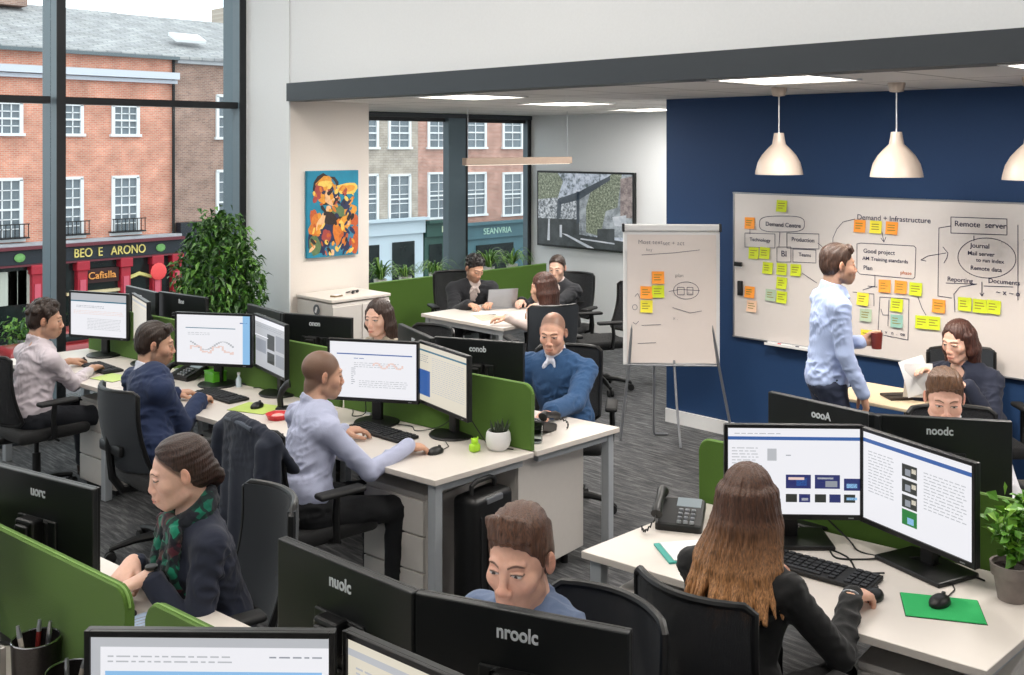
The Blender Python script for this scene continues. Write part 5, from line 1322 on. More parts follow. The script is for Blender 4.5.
# ------------------------------------------------------------------ back area furniture
r = thing('storage_cabinet', 'low white cabinet with grey top edge under the painting', 'cabinet', (5.27, 7.31, 0)); w_, d__, h_ = .60, .52, 1.03
MB().box((0, 0, h_ / 2 - .01), (w_ - .01, d__ - .01, h_ - .05), .004).build('carcass', CAB, r); MB().box((0, 0, h_ - .0125), (w_ + .01, d__ + .01, .025), .004).build('cabinet_top', DESK, r)
for q in (-1, 1): 
    dn = MB().box((q * w_ / 4, -d__ / 2, h_ / 2 - .01), (w_ / 2 - .008, .016, h_ - .1), .003).build('door', CAB, r); MB().box((q * .03, -d__ / 2 - .014, .62), (.01, .014, .12), .003).build('handle', SILVER, dn)
k = thing('door_emblem', 'small dark round emblem stuck to the cabinet side', 'sticker', (4.963, 7.26, .93), -PI / 2); MB().cyl((0, 0, 0), (0, -.003, 0), .045, n=20).build('emblem_disc', mat('grey emblem', (.35, .36, .38), .6), k); MB().box((0, -.004, .0), (.02, .002, .05), .004, rot=Euler((0, .4, 0))).build('emblem_mark', PAPER, k)
k = thing('sunglasses', 'dark folded glasses lying on the low white cabinet', 'glasses', (5.35, 7.25, h_), .4)
for q in (-1, 1): MB().ball((q * .035, 0, .014), (.028, .008, .014), 12).build('lens', BLACK, k, 'a')
MB().tube([(-.06, .0, .018), (-.065, .05, .012), (.03, .07, .008)], .003, 6).tube([(.06, .0, .018), (.065, .06, .012), (-.02, .08, .008)], .003, 6).tube([(-.06, 0, .02), (0, -.002, .022), (.06, 0, .02)], .003, 6).build('spectacle_frame', BLACK, k, 'a')
k = thing('paper_pile', 'small brown note pile on the low white cabinet', 'papers', (5.12, 7.2, h_), .2); MB().box((0, 0, .006), (.09, .06, .012), .001).build('sheets', mat('brown card', (.5, .42, .30), .8), k); MB().box((.005, .0, .014), (.08, .05, .004), .001, rot=Euler((0, 0, .2))).build('top_sheet', PAPER, k)
# green low screen and planter below the back windows
def lowscreen(x0, x1, y, z0, z1, label):
    r = thing('low_screen', label, 'screen', ((x0 + x1) / 2, y, 0)); L = x1 - x0
    MB().box((0, 0, (z0 + z1) / 2), (L, .04, z1 - z0), .008).build('felt_panel', GREEN, r); MB().box((0, 0, z1 + .004), (L, .045, .008), .002).build('top_trim', GREENEDGE, r)
    for q in (-.45, .45): MB().box((L * q, 0, z0 / 2), (.05, .05, z0), .004).build('foot', LEG, r)
lowscreen(5.85, 7.62, 8.78, .25, .84, 'green low screen left of the man in the dark blazer, under the spider plants'); lowscreen(7.66, 9.45, 8.86, .25, .82, 'green low screen right of the man in the dark blazer')
r = thing('window_bench', 'white bench shelf behind the green low screens carrying plants', 'shelf', (7.6, 9.12, 0)); MB().box((0, 0, .70), (3.5, .36, .03), .004).build('shelf_board', CAB, r)
for q in (-1.65, -.55, .55, 1.65): MB().box((q, 0, .3425), (.05, .32, .685)).build('shelf_leg', LEG, r)
def spider(x, y, z, n, L, label, seed, pots=True):
    r = thing('spider_plant', label, 'potted plant', (x, y, z)); rr = random.Random(seed)
    MB().lathe([(.001, 0), (.055, 0), (.075, .11), (.068, .11), (.06, .09), (.001, .09)]).build('pot', WHITETRIM, r, 'a')
    m = MB()
    for i in range(n):
        a = rr.uniform(0, 2 * PI); l = L * rr.uniform(.6, 1.1); h = l * rr.uniform(.4, 1.0); o = Vector((math.cos(a), math.sin(a), 0)); s_ = Vector((-o.y, o.x, 0)); prev = None; w = .011; m.mi = rr.randrange(2)
        for k in range(7):
            t = k / 6; p = o * l * t * .75 + Vector((0, 0, .09 + h * (1.9 * t - 1.75 * t * t))); ww = w * (1 - t) ** .6 + .001
            cur = (m.bm.verts.new(p - s_ * ww), m.bm.verts.new(p + s_ * ww))
            if prev: f = m.bm.faces.new((prev[0], prev[1], cur[1], cur[0])); f.material_index = m.mi
            prev = cur
    m.build('leaves', [LF[2], LF[0]], r, fix=False); return r
spider(7.07, 9.12, .715, 60, .46, 'spiky spider plant tallest, left back window', 1); spider(7.42, 9.12, .715, 50, .34, 'low spreading spider plant next to the tallest one', 2); spider(7.86, 9.12, .715, 70, .38, 'pale full spider plant beside the broad mullion', 3)
spider(8.72, 9.12, .715, 60, .50, 'arching spider plant just right of the blazer man’s head', 4); spider(9.12, 9.12, .715, 60, .46, 'arching spider plant nearest the far wall', 5)
# meeting table
TX0, TX1, TY0, TY1 = 6.25, 7.22, 6.36, 7.45
r = thing('meeting_table', 'white meeting table shared by three people in the back', 'table', ((TX0 + TX1) / 2, (TY0 + TY1) / 2, 0))
MB().box((0, 0, .715), (TX1 - TX0, TY1 - TY0, .03), .004).build('tabletop', DESK, r)
for qx in (-1, 1):
    for qy in (-1, 1): MB().box((qx * .43, qy * .49, .35), (.055, .055, .70), .004).build('leg', LEG, r)
for qy in (-1, 1): MB().box((0, qy * .49, .675), (.80, .04, .05), .003).build('end_rail', LEG, r)
for qx in (-1, 1): MB().box((qx * .43, 0, .675), (.04, .92, .05), .003).build('long_rail', LEG, r)
def sheet(x, y, z, w, d, rz, label, m_=None, n=1, cat='paper'):
    k = thing('paper_sheet', label, cat, (x, y, z), rz); MB().box((0, 0, .001 * n), (w, d, .002 * n), .0005).build('sheet', m_ or PAPER, k); 
    m = MB()
    for q in range(5): m.box((-.01 * (q % 2), d * (.3 - q * .13), .002 * n + .0004), (w * .7, .004, .0006))
    m.build('printed_lines', mat('print grey', (.6, .6, .62), .8), k); return k
sheet(6.72, 7.02, .73, .21, .29, .5, 'white paper under the blazer man’s hands'); sheet(6.95, 6.75, .73, .21, .29, -.3, 'white paper between the two women at the meeting table'); sheet(6.55, 6.85, .73, .30, .22, 1.1, 'brown tinted open paper on the meeting table', mat('kraft paper', (.78, .72, .64), .8))
r = thing('laptop', 'silver laptop open at the far end of the meeting table', 'laptop', (7.02, 7.2, .73), 2.7); MB().box((0, 0, .009), (.30, .21, .016), .004).build('laptop_base', SILVER, r); MB().box((0, .115, .10), (.30, .008, .20), .004, rot=Euler((-.25, 0, 0))).build('laptop_lid', SILVER, r); MB().box((0, -.0, .0175), (.26, .10, .002)).build('keyboard', KEYS, r)

# small table by the board
r = thing('side_table', 'small pale wooden topped table between the standing man and seated woman', 'side table', (6.22, 2.93, 0)); MB().box((0, 0, .735), (.50, .52, .022), .005).build('tabletop', mat('pale birch', (.86, .78, .66), .5, var=.05, stretch=(1, 6, 1)), r)
for qx in (-1, 1):
    for qy in (-1, 1): MB().cyl((qx * .21, qy * .22, 0), (qx * .21, qy * .22, .724), .012, n=12).build('leg', CHROME, r, 'a')
k = thing('open_notebook', 'dark strapped notebook lying on the small birch table', 'notebook', (6.22, 2.83, .746), .9); MB().box((0, 0, .008), (.15, .21, .016), .004).build('cover', mat('dark leather', (.18, .14, .11), .6), k); MB().box((0, .0, .018), (.012, .215, .003)).build('strap', BLACK, k)

# ------------------------------------------------------------------ desk items
def keyboard(x, y, rz, label, L=.44, d=.145, z=.73, km=None):
    r = thing('keyboard', label, 'keyboard', (x, y, z), rz)
    MB().box((0, 0, .010), (L, d, .016), .005).build('key_tray', BLACKM, r); m = MB()
    for j in range(5):
        n = 15
        for i in range(n):
            if j == 0 and 4 <= i <= 9:
                if i == 4: m.box((-.02, -d / 2 + .022, .020), (.13, .019, .007), .002)
                continue
            if i in (11,): continue
            m.box((-L / 2 + .022 + i * (L - .044) / (n - 1), -d / 2 + .022 + j * (d - .044) / 4, .020), (.021, .019, .007))
    m.build('keys', km or KEYS, r); return r
def mouse(x, y, rz, label, z=.73, cable=None):
    r = thing('computer_mouse', label, 'mouse', (x, y, z), rz)
    m = MB(); m.ball((0, 0, .008), (.052, .031, .026), 20); bmesh.ops.bisect_plane(m.bm, geom=m.bm.verts[:] + m.bm.edges[:] + m.bm.faces[:], plane_co=(0, 0, .001), plane_no=(0, 0, -1), clear_outer=True); m.build('mouse_body', BLACK, r, 'a')
    MB().cyl((.028, -.004, .028), (.028, .004, .028), .009, n=12).build('scroll_wheel', KEYS, r, 'a')
    if cable: MB().tube([Vector((.05, 0, .006))] + [Vector(c) for c in cable], .0022, 6).build('mouse_cable', CABLE, r, 'a')
    return r
def pad(x, y, w, d, rz, c, label):
    k = thing('mouse_mat', label, 'mouse mat', (x, y, .73), rz); MB().box((0, 0, .0025), (w, d, .005), .002).build('mat_surface', mat('mat %s' % label[:10], c, .8, bump=.1, scale=300), k)
    MB().box((0, 0, .0009), (w + .004, d + .004, .0018), .0005).build('rubber_base', BLACKM, k); return k
def phone(x, y, rz, label, z=.73, handset=True):
    r = thing('desk_phone', label, 'desk phone', (x, y, z), rz)
    MB().box((.02, 0, .035), (.19, .19, .05), .012, rot=Euler((.0, -.30, 0))).build('phone_base', BLACK, r)
    MB().box((.07, -.03, .075), (.06, .10, .006), .002, rot=Euler((0, -.30, 0))).build('display', emis('phone display', (.72, .78, .80), .5), r)
    m = MB()
    for i in range(4):
        for j in range(3): m.box((-.065 + i * .024, -.055 + j * .026, .042 + (-.065 + i * .024 + .065) * .31), (.016, .018, .012), .003)
    m.build('buttons', SILVER, r)
    if handset: MB().tube([(-.085, .085, .07), (-.06, .085, .085), (0, .085, .095), (.07, .085, .115), (.095, .085, .105)], [.024, .020, .017, .020, .026], 12).build('handset', BLACK, r, 'a'); m = MB(); m.tube([(-.09 - .06 * math.sin(t * PI / 24) + .006 * math.cos(t * 1.6), .085 + .05 * t / 24 * 1.2 + .0, .012 + .05 * (1 - t / 24) ** 2 + .006 * math.sin(t * 1.6)) for t in range(0, 25)], .003, 6); m.build('coiled_cord', CABLE, r, 'a')
    return r
def cable(pts, label, r_=.0028):
    c = Vector(pts[0]); P = [Vector(p) for p in pts]; out = []
    for i in range(len(P) - 1):
        p0, p1, p2, p3 = P[max(i - 1, 0)], P[i], P[i + 1], P[min(i + 2, len(P) - 1)]
        for t in (0, .2, .4, .6, .8): out.append(.5 * ((2 * p1) + (p2 - p0) * t + (2 * p0 - 5 * p1 + 4 * p2 - p3) * t * t + (-p0 + 3 * p1 - 3 * p2 + p3) * t ** 3) - c)
    out.append(P[-1] - c); o = MB().tube(out, r_, 6).build('monitor_cable', CABLE, None, 'a'); o.location = c; tag(o, label, 'cable'); return o
Z = .73
# bald man's station
keyboard(3.50, 4.50, -PI / 2 + .04, 'black keyboard under the shaved-head man’s big lit monitor')
mouse(3.47, 4.02, .1, 'black mouse under the shaved-head man’s right hand', cable=[(.12, .02, .004), (.18, .10, .004)])
k = thing('potted_succulent', 'dark spiky succulent in a round white pot on the bench end', 'potted plant', (3.74, 3.84, Z))
MB().lathe([(.001, 0), (.038, 0), (.058, .02), (.066, .05), (.063, .085), (.055, .10), (.05, .10), (.055, .08), (.001, .078)]).build('pot', WHITETRIM, k, 'a')
MB().lathe([(.001, .084), (.054, .084)]).build('soil', SOIL, k)
m = MB(); rr = random.Random(3)
for i in range(34):
    a = rr.uniform(0, 2 * PI); rad = rr.uniform(.0, .045); t_ = rr.uniform(.2, .9) * rad / .045; b = Vector((math.cos(a) * rad * .7, math.sin(a) * rad * .7, .08)); tip = b + Vector((math.cos(a) * t_ * .04, math.sin(a) * t_ * .04, rr.uniform(.04, .075))); m.tube([b, (b + tip) / 2 + Vector((0, 0, .004)), tip], [.008, .007, .0012], 6)
m.build('leaves', mat('dark succulent green', (.20, .25, .18), .5, var=.3, scale=60), k, 'a')
k = thing('green_figure', 'small translucent lime green desk ornament beside the succulent', 'ornament', (3.63, 3.90, Z)); MB().box((0, 0, .022), (.055, .045, .044), .014, seg=3).ball((.0, 0, .052), .02, 12).build('ornament_body', mat('lime plastic', (.66, .86, .18), .3), k, 'a')
for q in (-1, 1): MB().cyl((q * .016, 0, .058), (q * .022, 0, .074), .007, .003, n=8).build('ornament_ear', MATS['lime plastic'], k)
k = thing('drinking_glass', 'empty clear glass tumbler by the green screen’s rounded end', 'glass', (3.97, 3.79, Z)); MB().lathe([(.001, .003), (.030, .003), (.036, .095), (.038, .095), (.032, 0), (.001, 0)]).build('tumbler', TUMBLER, k, 'a'); MB().lathe([(.001, 0.004), (.0295, .004), (.0305, .012), (.001, .012)]).build('glass_bottom', CHROME, k, 'a')
phone(4.14, 3.95, PI + .3, 'black desk phone by the blue sweater man’s hand')
cable([(3.62, 4.62, Z + .01), (3.70, 4.50, Z + .004), (3.66, 4.40, Z + .004), (3.74, 4.30, Z + .03), (3.76, 4.2, Z + .1)], 'black cable drooping behind the shaved-head man’s monitor')
cable([(3.60, 4.80, Z + .16), (3.66, 4.86, Z + .02), (3.60, 4.9, Z + .004), (3.66, 4.98, Z + .004), (3.74, 5.1, Z + .004)], 'black cable left of the big lit monitor’s foot')
cable([(3.74, 4.05, Z + .12), (3.77, 3.98, Z + .02), (3.75, 3.90, Z + .004), (3.79, 3.78, Z + .004)], 'black cable behind the succulent pot')
# suited man's station
keyboard(3.30, 5.86, -PI / 2 + .05, 'dark keyboard under the suited man’s hands', .40)
pad(3.30, 5.46, .26, .20, -1.2, (.72, .80, .42), 'lime mat between suited man and shaved-head man')
mouse(3.31, 5.46, .4, 'small dark mouse on the lime mat', z=Z + .005)
k = thing('red_tray', 'bright red round dish beside the lime mat', 'dish', (3.27, 5.17, Z)); MB().lathe([(.001, 0), (.055, 0), (.07, .03), (.066, .03), (.052, .006), (.001, .006)]).build('dish_wall', mat('bright red plastic', (.83, .22, .24), .4), k, 'a'); MB().ball((0, 0, .016), (.04, .035, .012), 12).build('dish_content', mat('pale pink sweets', (.9, .66, .64), .6, var=.2, scale=90), k, 'a')
k = thing('phone_stand', 'curved black upright handset stand behind the lime mat', 'handset', (3.42, 5.34, Z), -.8); MB().box((0, 0, .006), (.09, .07, .012), .004).build('stand_foot', BLACK, k); MB().tube([(-.02, 0, .01), (-.025, 0, .06), (-.012, 0, .11), (.018, 0, .145), (.035, 0, .15)], [.015, .016, .015, .016, .018], 10, flat=1.6).build('handset', BLACK, k, 'a')
k = thing('crystal_bowl', 'pale glittering glass bowl left of the big lit monitor', 'bowl', (3.49, 5.14, Z)); MB().lathe([(.001, 0), (.03, 0), (.055, .04), (.06, .085), (.055, .085), (.05, .045), (.001, .012)], n=10).build('bowl_wall', mat('smoky cut glass', (.66, .64, .58), .15, var=.5, scale=90, bump=.8), k); MB().ball((0, 0, .055), (.045, .045, .035), 8).build('bowl_filling', mat('crumpled foil', (.70, .68, .62), .3, metal=.5, var=.4, scale=60, bump=1.), k)
phone(3.40, 6.50, -PI + .2 + PI, 'grey desk phone left of the line chart monitor, by the suited man’s face')
k = thing('green_box', 'bright green tub under the line chart monitor', 'box', (3.46, 6.22, Z)); MB().box((0, 0, .04), (.10, .12, .08), .008).build('tub', mat('bright leaf green', (.35, .70, .12), .4), k); MB().box((0, 0, .083), (.104, .124, .008), .003).build('lid', mat('bright leaf green', (.35, .70, .12)), k)
k = thing('small_bottle', 'tiny clear bottle right of the line chart monitor foot', 'bottle', (3.52, 6.03, Z)); MB().lathe([(.001, 0), (.018, 0), (.018, .05), (.008, .068), (.008, .08), (.001, .08)]).build('bottle_body', mat('pale blue glass', (.78, .84, .88), .1), k, 'a'); MB().cyl((0, 0, .08), (0, 0, .093), .010, n=12).build('bottle_cap', WHITETRIM, k)
cable([(3.55, 5.9, Z + .01), (3.62, 5.85, Z + .004), (3.58, 5.75, Z + .004), (3.66, 5.66, Z + .06), (3.62, 5.6, Z + .14)], 'black cable looping behind the grey photograph screen')
# left man's station
keyboard(3.12, 7.18, -PI / 2, 'dark keyboard under the window man’s near hand', .38)
pad(3.05, 6.86, .22, .18, -1.3, (.76, .84, .52), 'pale lime mat near the window man’s keyboard'); mouse(3.10, 7.50, .2, 'dark mouse under the window man’s far hand')
sheet(2.95, 7.62, Z, .21, .29, .3, 'white paper by the window edge of the long bench')
# right bench
keyboard(3.50, 1.92, -PI / 2 + .10, 'large black keyboard in front of the gallery monitor', .45, .16)
pad(3.52, 1.46, .25, .185, D(-60), (.15, .66, .36), 'bright green mouse mat on the right hand desk')
mouse(3.535, 1.475, 2.2 - PI + .9, 'black mouse on the bright green mat', z=Z + .005, cable=[(.09, .01, .0), (.16, .02, -.002), (.22, .06, -.002)])
mouse(3.43, 1.66, .1, 'black mouse gripped by the long haired woman')
phone(3.52, 2.54, .5, 'black desk phone with coiled cord at the left end of the right desk')
k = thing('notebook', 'teal edged notebook with white cover on the right desk', 'notebook', (3.33, 2.34, Z), D(-35)); MB().box((0, 0, .004), (.26, .19, .008), .001).build('cover', mat('teal card', (.22, .60, .56), .6), k); MB().box((.01, .0, .010), (.235, .175, .005), .001).build('pages', PAPER, k)
for i, P in enumerate(([(3.70, 2.10, Z + .01), (3.73, 2.0, Z + .004), (3.66, 1.92, Z + .004), (3.72, 1.84, Z + .004), (3.78, 1.78, Z + .01)], [(3.78, 2.25, Z + .12), (3.80, 2.15, Z + .01), (3.74, 2.06, Z + .004), (3.70, 1.9, Z + .004), (3.60, 1.80, Z + .004), (3.64, 1.72, Z + .01)], [(3.80, 2.05, Z + .10), (3.82, 1.95, Z + .02), (3.78, 1.88, Z + .004), (3.82, 1.76, Z + .004), (3.84, 1.6, Z + .05)], [(3.84, 1.62, Z + .02), (3.86, 1.52, Z + .006), (3.84, 1.44, Z + .006)])):
    cable(P, ('black cable looping behind the gallery monitor foot', 'long black cable trailing to the angled monitor’s foot', 'black cable along the base of the right green screen', 'thick black cable end beside the terracotta grey pot')[i], .0035)
k = thing('potted_plant', 'bushy light green plant in a weathered grey clay pot', 'potted plant', (3.765, 1.32, Z))
MB().lathe([(.001, 0), (.046, 0), (.060, .085), (.068, .085), (.072, .125), (.064, .125), (.060, .10), (.001, .10)]).build('pot', mat('weathered grey clay', (.52, .48, .46), .85, var=.18, scale=25, bump=.3), k, 'a'); MB().lathe([(.001, .108), (.062, .108)]).build('soil', SOIL, k)
m = MB(); rr = random.Random(9); tips = []
for i in range(14):
    a = rr.uniform(0, 2 * PI); q = rr.uniform(.02, .10); h_ = rr.uniform(.12, .26); p = [(0, 0, .10), (math.cos(a) * q * .4, math.sin(a) * q * .4, .10 + h_ * .5), (math.cos(a) * q, math.sin(a) * q, .10 + h_)]; m.tube(p, [.003, .0025, .0015], 5); tips += [p[2], p[1], p[2]]
m.build('stems', LF[0], k, 'a')
leaves(tips, (.02, .02, .025), 190, .048, 8, [mat('bright leaf', (.50, .70, .22), .45, var=.2), mat('fresh leaf', (.36, .58, .18), .45, var=.2)], 'foliage', k, up=.5, w=.75, droop=.15)
# near left desk: pots of pens
def meshpot(x, y, h, r0, label, seed, n=5):
    k = thing('pen_pot', label, 'pen pot', (x, y, Z)); MB().lathe([(.001, .002), (r0 * .92, .002), (r0, h), (r0 + .003, h), (r0 * .92 + .003, 0), (.001, 0)]).build('pot_wall', mat('smoked wire mesh', (.20, .19, .19), .35, metal=.6, var=.3, scale=200), k, 'a'); MB().tube([(r0 * math.cos(t * PI / 12), r0 * math.sin(t * PI / 12), h) for t in range(24)], .003, 6, True).build('pot_rim', CHROME, k, 'a')
    return k
def pen(x, y, z, dx, dy, L, c, label, w=.0055):
    k = thing('pen', label, 'pen', (x, y, z)); t = Vector((dx, dy, L)); MB().cyl((0, 0, 0), t * .8, w, n=10).build('barrel', c, k, 'a'); MB().cyl(t * .8, t, w * 1.1, w * .7, n=10).build('cap', SILVER, k, 'a')
for i, (x, y, h, r0, lb) in enumerate(((1.165, 3.13, .13, .066, 'smoked mesh pot crowded with desk tools, behind the other pot'), (1.185, 2.93, .10, .066, 'wide smoked mesh pot with a metal rim, nearest the bottom monitor'))): meshpot(x, y, h, r0, lb, i)
PW = mat('white pen barrel', (.80, .76, .72), .4); PR = mat('dark red pen', (.5, .15, .14), .4)
for i, (x, y, dx, dy, L, c, lb) in enumerate(((1.14, 3.12, -.02, .03, .17, PW, 'white pen leaning left in the back mesh pot'), (1.18, 3.11, .01, -.02, .18, SILVER, 'silver pen standing in the back mesh pot'), (1.17, 3.15, .02, .02, .16, PR, 'dark red pen in the back mesh pot'), (1.175, 2.93, .01, .03, .12, SILVER, 'short silver pen in the front mesh pot'), (1.20, 2.94, .02, -.02, .12, PW, 'short white pen in the front mesh pot'))): pen(x, y, Z + .004, dx, dy, L, c, lb, .007)
k = thing('clear_stand', 'pale acrylic holder beside the pen pots at the left border', 'holder', (1.06, 3.20, Z), .2); MB().box((0, 0, .06), (.05, .09, .12), .004).build('holder_body', mat('milky acrylic', (.62, .60, .58), .25), k); MB().box((0, 0, .15), (.008, .10, .14), .002).build('holder_plate', TUMBLER, k)
k = thing('stapler', 'black stapler leaning beside the front pen pot', 'stapler', (1.16, 2.83, Z), 1.9); MB().box((0, 0, .012), (.13, .03, .012), .004).build('stapler_base', BLACK, k); MB().box((.0, 0, .04), (.13, .028, .022), .008, rot=Euler((0, -.16, 0))).build('stapler_arm', BLACK, k)
# scarf woman's desk
keyboard(1.50, 3.50, -PI / 2 + .05, 'pale keyboard under the scarf woman’s hands', .34, .12, km=WHITETRIM)
sheet(1.56, 3.02, Z, .21, .29, .2, 'white notepaper right of the scarf woman’s watch', mat('cream notepaper', (.88, .84, .76), .7)); sheet(1.58, 3.26, Z, .13, .16, -.1, 'blue card sheet near the scarf woman’s wrist', mat('pale blue card', (.66, .74, .84), .7), 1)
keyboard(2.02 - .12, 2.12, PI / 2 - .1, 'keyboard hidden behind the young man’s monitors', .40)
# ficus
k = thing('ficus_tree', 'large bushy potted ficus standing by the window column', 'potted plant', (4.33, 7.72, 0))
MB().lathe([(.001, 0), (.17, 0), (.21, .36), (.19, .36), (.18, .32), (.001, .32)]).build('pot', mat('charcoal planter', (.2, .2, .21), .6), k, 'a'); MB().lathe([(.001, .33), (.185, .33)]).build('soil', SOIL, k)
m = MB(); rr = random.Random(2); cl = []
for i in range(9):
    a = rr.uniform(0, 2 * PI); q = rr.uniform(.06, .30); h_ = rr.uniform(1.1, 1.68); p = [(0, 0, .33), (math.cos(a) * q * .3, math.sin(a) * q * .3, .33 + (h_ - .33) * .5), (math.cos(a) * q, math.sin(a) * q, h_)]; m.tube(p, [.018, .012, .005], 6)
m.build('trunk', mat('ficus bark', (.38, .32, .26), .9), k, 'a')
def fic(r):
    while True:
        x, y, z = r.uniform(-1, 1), r.uniform(-1, 1), r.uniform(-1, 1)
        if x * x + y * y + z * z < 1: return (x * .37 * (1 - .25 * z), y * .37 * (1 - .25 * z), 1.18 + z * .60)
leaves(fic, (.02, .02, .02), 3600, .085, 11, [LF[0], LF[1], mat('ficus leaf', (.22, .40, .14), .35, var=.25), LF[1], mat('ficus new leaf', (.36, .54, .2), .4, var=.2)], 'foliage', k, up=-.1, w=.42, droop=.35)
# ------------------------------------------------------------------ chairs placed
chair('mesh', 2.60, 6.98, 5, 'black mesh office chair of the man at the window')
chair('padded', 2.76, 5.52, 0, 'charcoal office chair of the navy suited man')
chair('padded', 2.90, 4.30, -4, 'office chair with a dark jacket over its back')
chair('padded', 1.86, 3.46, 172, 'charcoal office chair of the woman with the green scarf')
chair('mesh', 2.05, 1.93, 180, 'black mesh office chair of the young man at the bottom')
chair('mesh', 2.85, 1.82, 0, 'large black mesh office chair of the long haired woman')
chair('mesh', 4.86, 4.38, 218, 'black office chair of the man in the blue sweater')
chair('mesh', 4.66, 5.72, 182, 'black office chair of the dark haired woman')
chair('mesh', 5.02, 1.95, 220, 'office chair of the quiffed man behind the black monitor')
chair('mesh', 7.50, 6.33, 150, 'empty black mesh office chair beside the flip chart')
chair('padded', 6.42, 6.05, 62, 'black office chair of the brown haired woman seen from behind')
chair('mesh', 7.12, 7.86, 245, 'black office chair of the man in the dark blazer')
chair('mesh', 7.78, 7.04, 195, 'office chair of the woman facing across the meeting table')
chair('padded', 6.60, 2.52, 222, 'dark chair of the woman reading by the whiteboard')
# ------------------------------------------------------------------ cloth
def cloth(n, c, v=.06, sc=300, b=.08): return mat(n, c, .88, var=v, scale=sc, bump=b, sheen=.08)
C_PINK = cloth('pale pinkish shirt cotton', (.80, .76, .79)); C_BLUE = cloth('light blue shirt cotton', (.66, .72, .86)); C_LILAC = cloth('pale lilac shirt cotton', (.68, .70, .80))
C_NAVY = cloth('navy suit wool', (.115, .175, .31)); C_DNAVY = cloth('dark navy knit', (.10, .125, .20), .1); C_KNIT = cloth('blue knitted wool', (.16, .30, .46), .12, 500, .25); C_CHAM = cloth('grey blue chambray', (.36, .42, .53), .12, 600)
C_BLACK = cloth('black jersey', (.055, .056, .062), .1); C_BLAZER = cloth('charcoal blazer wool', (.13, .135, .155)); C_CREAM = cloth('cream knit', (.78, .72, .70)); C_WHITE = cloth('white check cotton', (.82, .83, .88)); C_PATT = mat('speckled blouse', (.62, .58, .52), .8, var=.6, scale=70)
DARK = (.085, .09, .105); BR = (.17, .115, .085); DBR = (.12, .085, .065)
def lay(n, m, **k): return dict(name=n, mat=m, **k)
# 1 man at the window
person('man in pale pink shirt typing at the window, farthest left', (2.66, 7.0, 1.155), -18, 8, (2.56, 6.98, .55), 4, [(3.00, 7.06, .775), (2.98, 7.40, .775)], hair='curly', haircol=BR, layers=[lay('shirt', C_PINK, collar=1, sleeve=.75)], seed=1, trousers=(.11, .12, .15), feet=[(3.05, 6.86), (3.0, 7.2)], det=.0038, beard=.4, shoe=(.16, .09, .07))
# 2 suited man
person('man in navy suit typing at the line chart monitor', (2.80, 5.73, 1.15), -22, 10, (2.70, 5.60, .55), -4, [(3.08, 5.72, .775), (3.06, 5.98, .775)], hair='short', haircol=BR, layers=[lay('shirt', C_WHITE, collar=1, off=.006, sleeve=1.03), lay('suit_jacket', C_NAVY, off=.021, vcut=(.20, .03), neckcut=.066, long=1, sleeve=.95)], seed=2, trousers=DARK, det=.0036, beard=.6)
# 3 shaved head
P3, J3 = person('man with shaved head in light lilac shirt, back to us', (3.02, 4.37, 1.15), -16, 8, (2.86, 4.28, .55), -12, [(3.33, 4.07, .785), (3.28, 4.55, .78)], hair='shaved', haircol=(.30, .22, .18), layers=[lay('shirt', C_LILAC, collar=1, sleeve=1.0, h=.0065)], seed=3, trousers=DARK, det=.003, stubble=.6, hdirs=[((.95, -.12, -.16), (0, 0, 1)), None])
# 4 woman with scarf
P4, J4 = person('woman with green tartan scarf and dark navy cardigan', (1.765, 3.42, 1.155), 155, 14, (1.92, 3.42, .55), 168, [(1.64, 3.52, .84), (1.62, 3.36, .84)], female=True, hair='tail', haircol=(.19, .115, .085), layers=[lay('cardigan', C_DNAVY, off=.012, h=.006, sleeve=.90, vcut=(.13, .04), neckcut=.05)], seed=4, trousers=DARK, det=.0020, skin=(.86, .69, .61), hdirs=[((-.75, -.45, -.35), (0, 0, 1)), ((-.78, .45, -.3), (0, 0, 1))], curls=(.9, .9))
# 5 young man bottom
P5, J5 = person('young man with brown quiffed hair in grey blue shirt, bottom centre', (2.02, 1.99, 1.175), 200, 6, (2.20, 1.95, .55), 182, [(1.90, 2.24, .775), (1.90, 1.84, .775)], hair='quiff', haircol=(.32, .21, .15), layers=[lay('shirt', C_CHAM, collar=1, off=.012, h=.006)], seed=5, trousers=DARK, det=.0020, skin=(.84, .65, .56), stubble=.40, build=1.1, s=1.05)
# 6 dark haired woman
person('young woman with long dark hair behind the bench, facing us', (4.40, 5.70, 1.12), 200, 6, (4.60, 5.72, .55), 185, [(4.18, 5.9, .775), (4.18, 5.5, .775)], female=True, hair='long', hairlen=.26, haircol=(.20, .13, .10), layers=[lay('blouse', C_PATT, neckcut=.05, vcut=(.06, .04), off=.008)], seed=6, trousers=DARK, det=.003, skin=(.85, .68, .60))
# 7 blue sweater
person('balding man in blue sweater over a white check collar', (4.70, 4.345, 1.15), 208, 12, (4.86, 4.36, .55), 198, [(4.42, 4.52, .79), (4.34, 4.02, .79)], hair='receding', haircol=(.30, .20, .15), layers=[lay('shirt', C_WHITE, collar=1, off=.006, cw=.003), lay('sweater', C_KNIT, off=.022, vcut=(.085, .035), neckcut=.062, h=.006)], seed=7, trousers=DARK, det=.0028, stubble=.35, skin=(.84, .65, .56))
# 8 blazer man
person('man with dark curly hair in charcoal blazer writing at the meeting table', (6.98, 7.5, 1.09), 262, 26, (7.10, 7.80, .55), 238, [(6.70, 7.28, .785), (6.92, 7.20, .785)], hair='curly', haircol=(.10, .08, .07), layers=[lay('shirt', C_CREAM, collar=1, off=.006), lay('blazer', C_BLAZER, off=.024, vcut=(.24, .045), neckcut=.066, long=1, sleeve=.94)], seed=8, trousers=DARK, det=.0042, beard=.5)
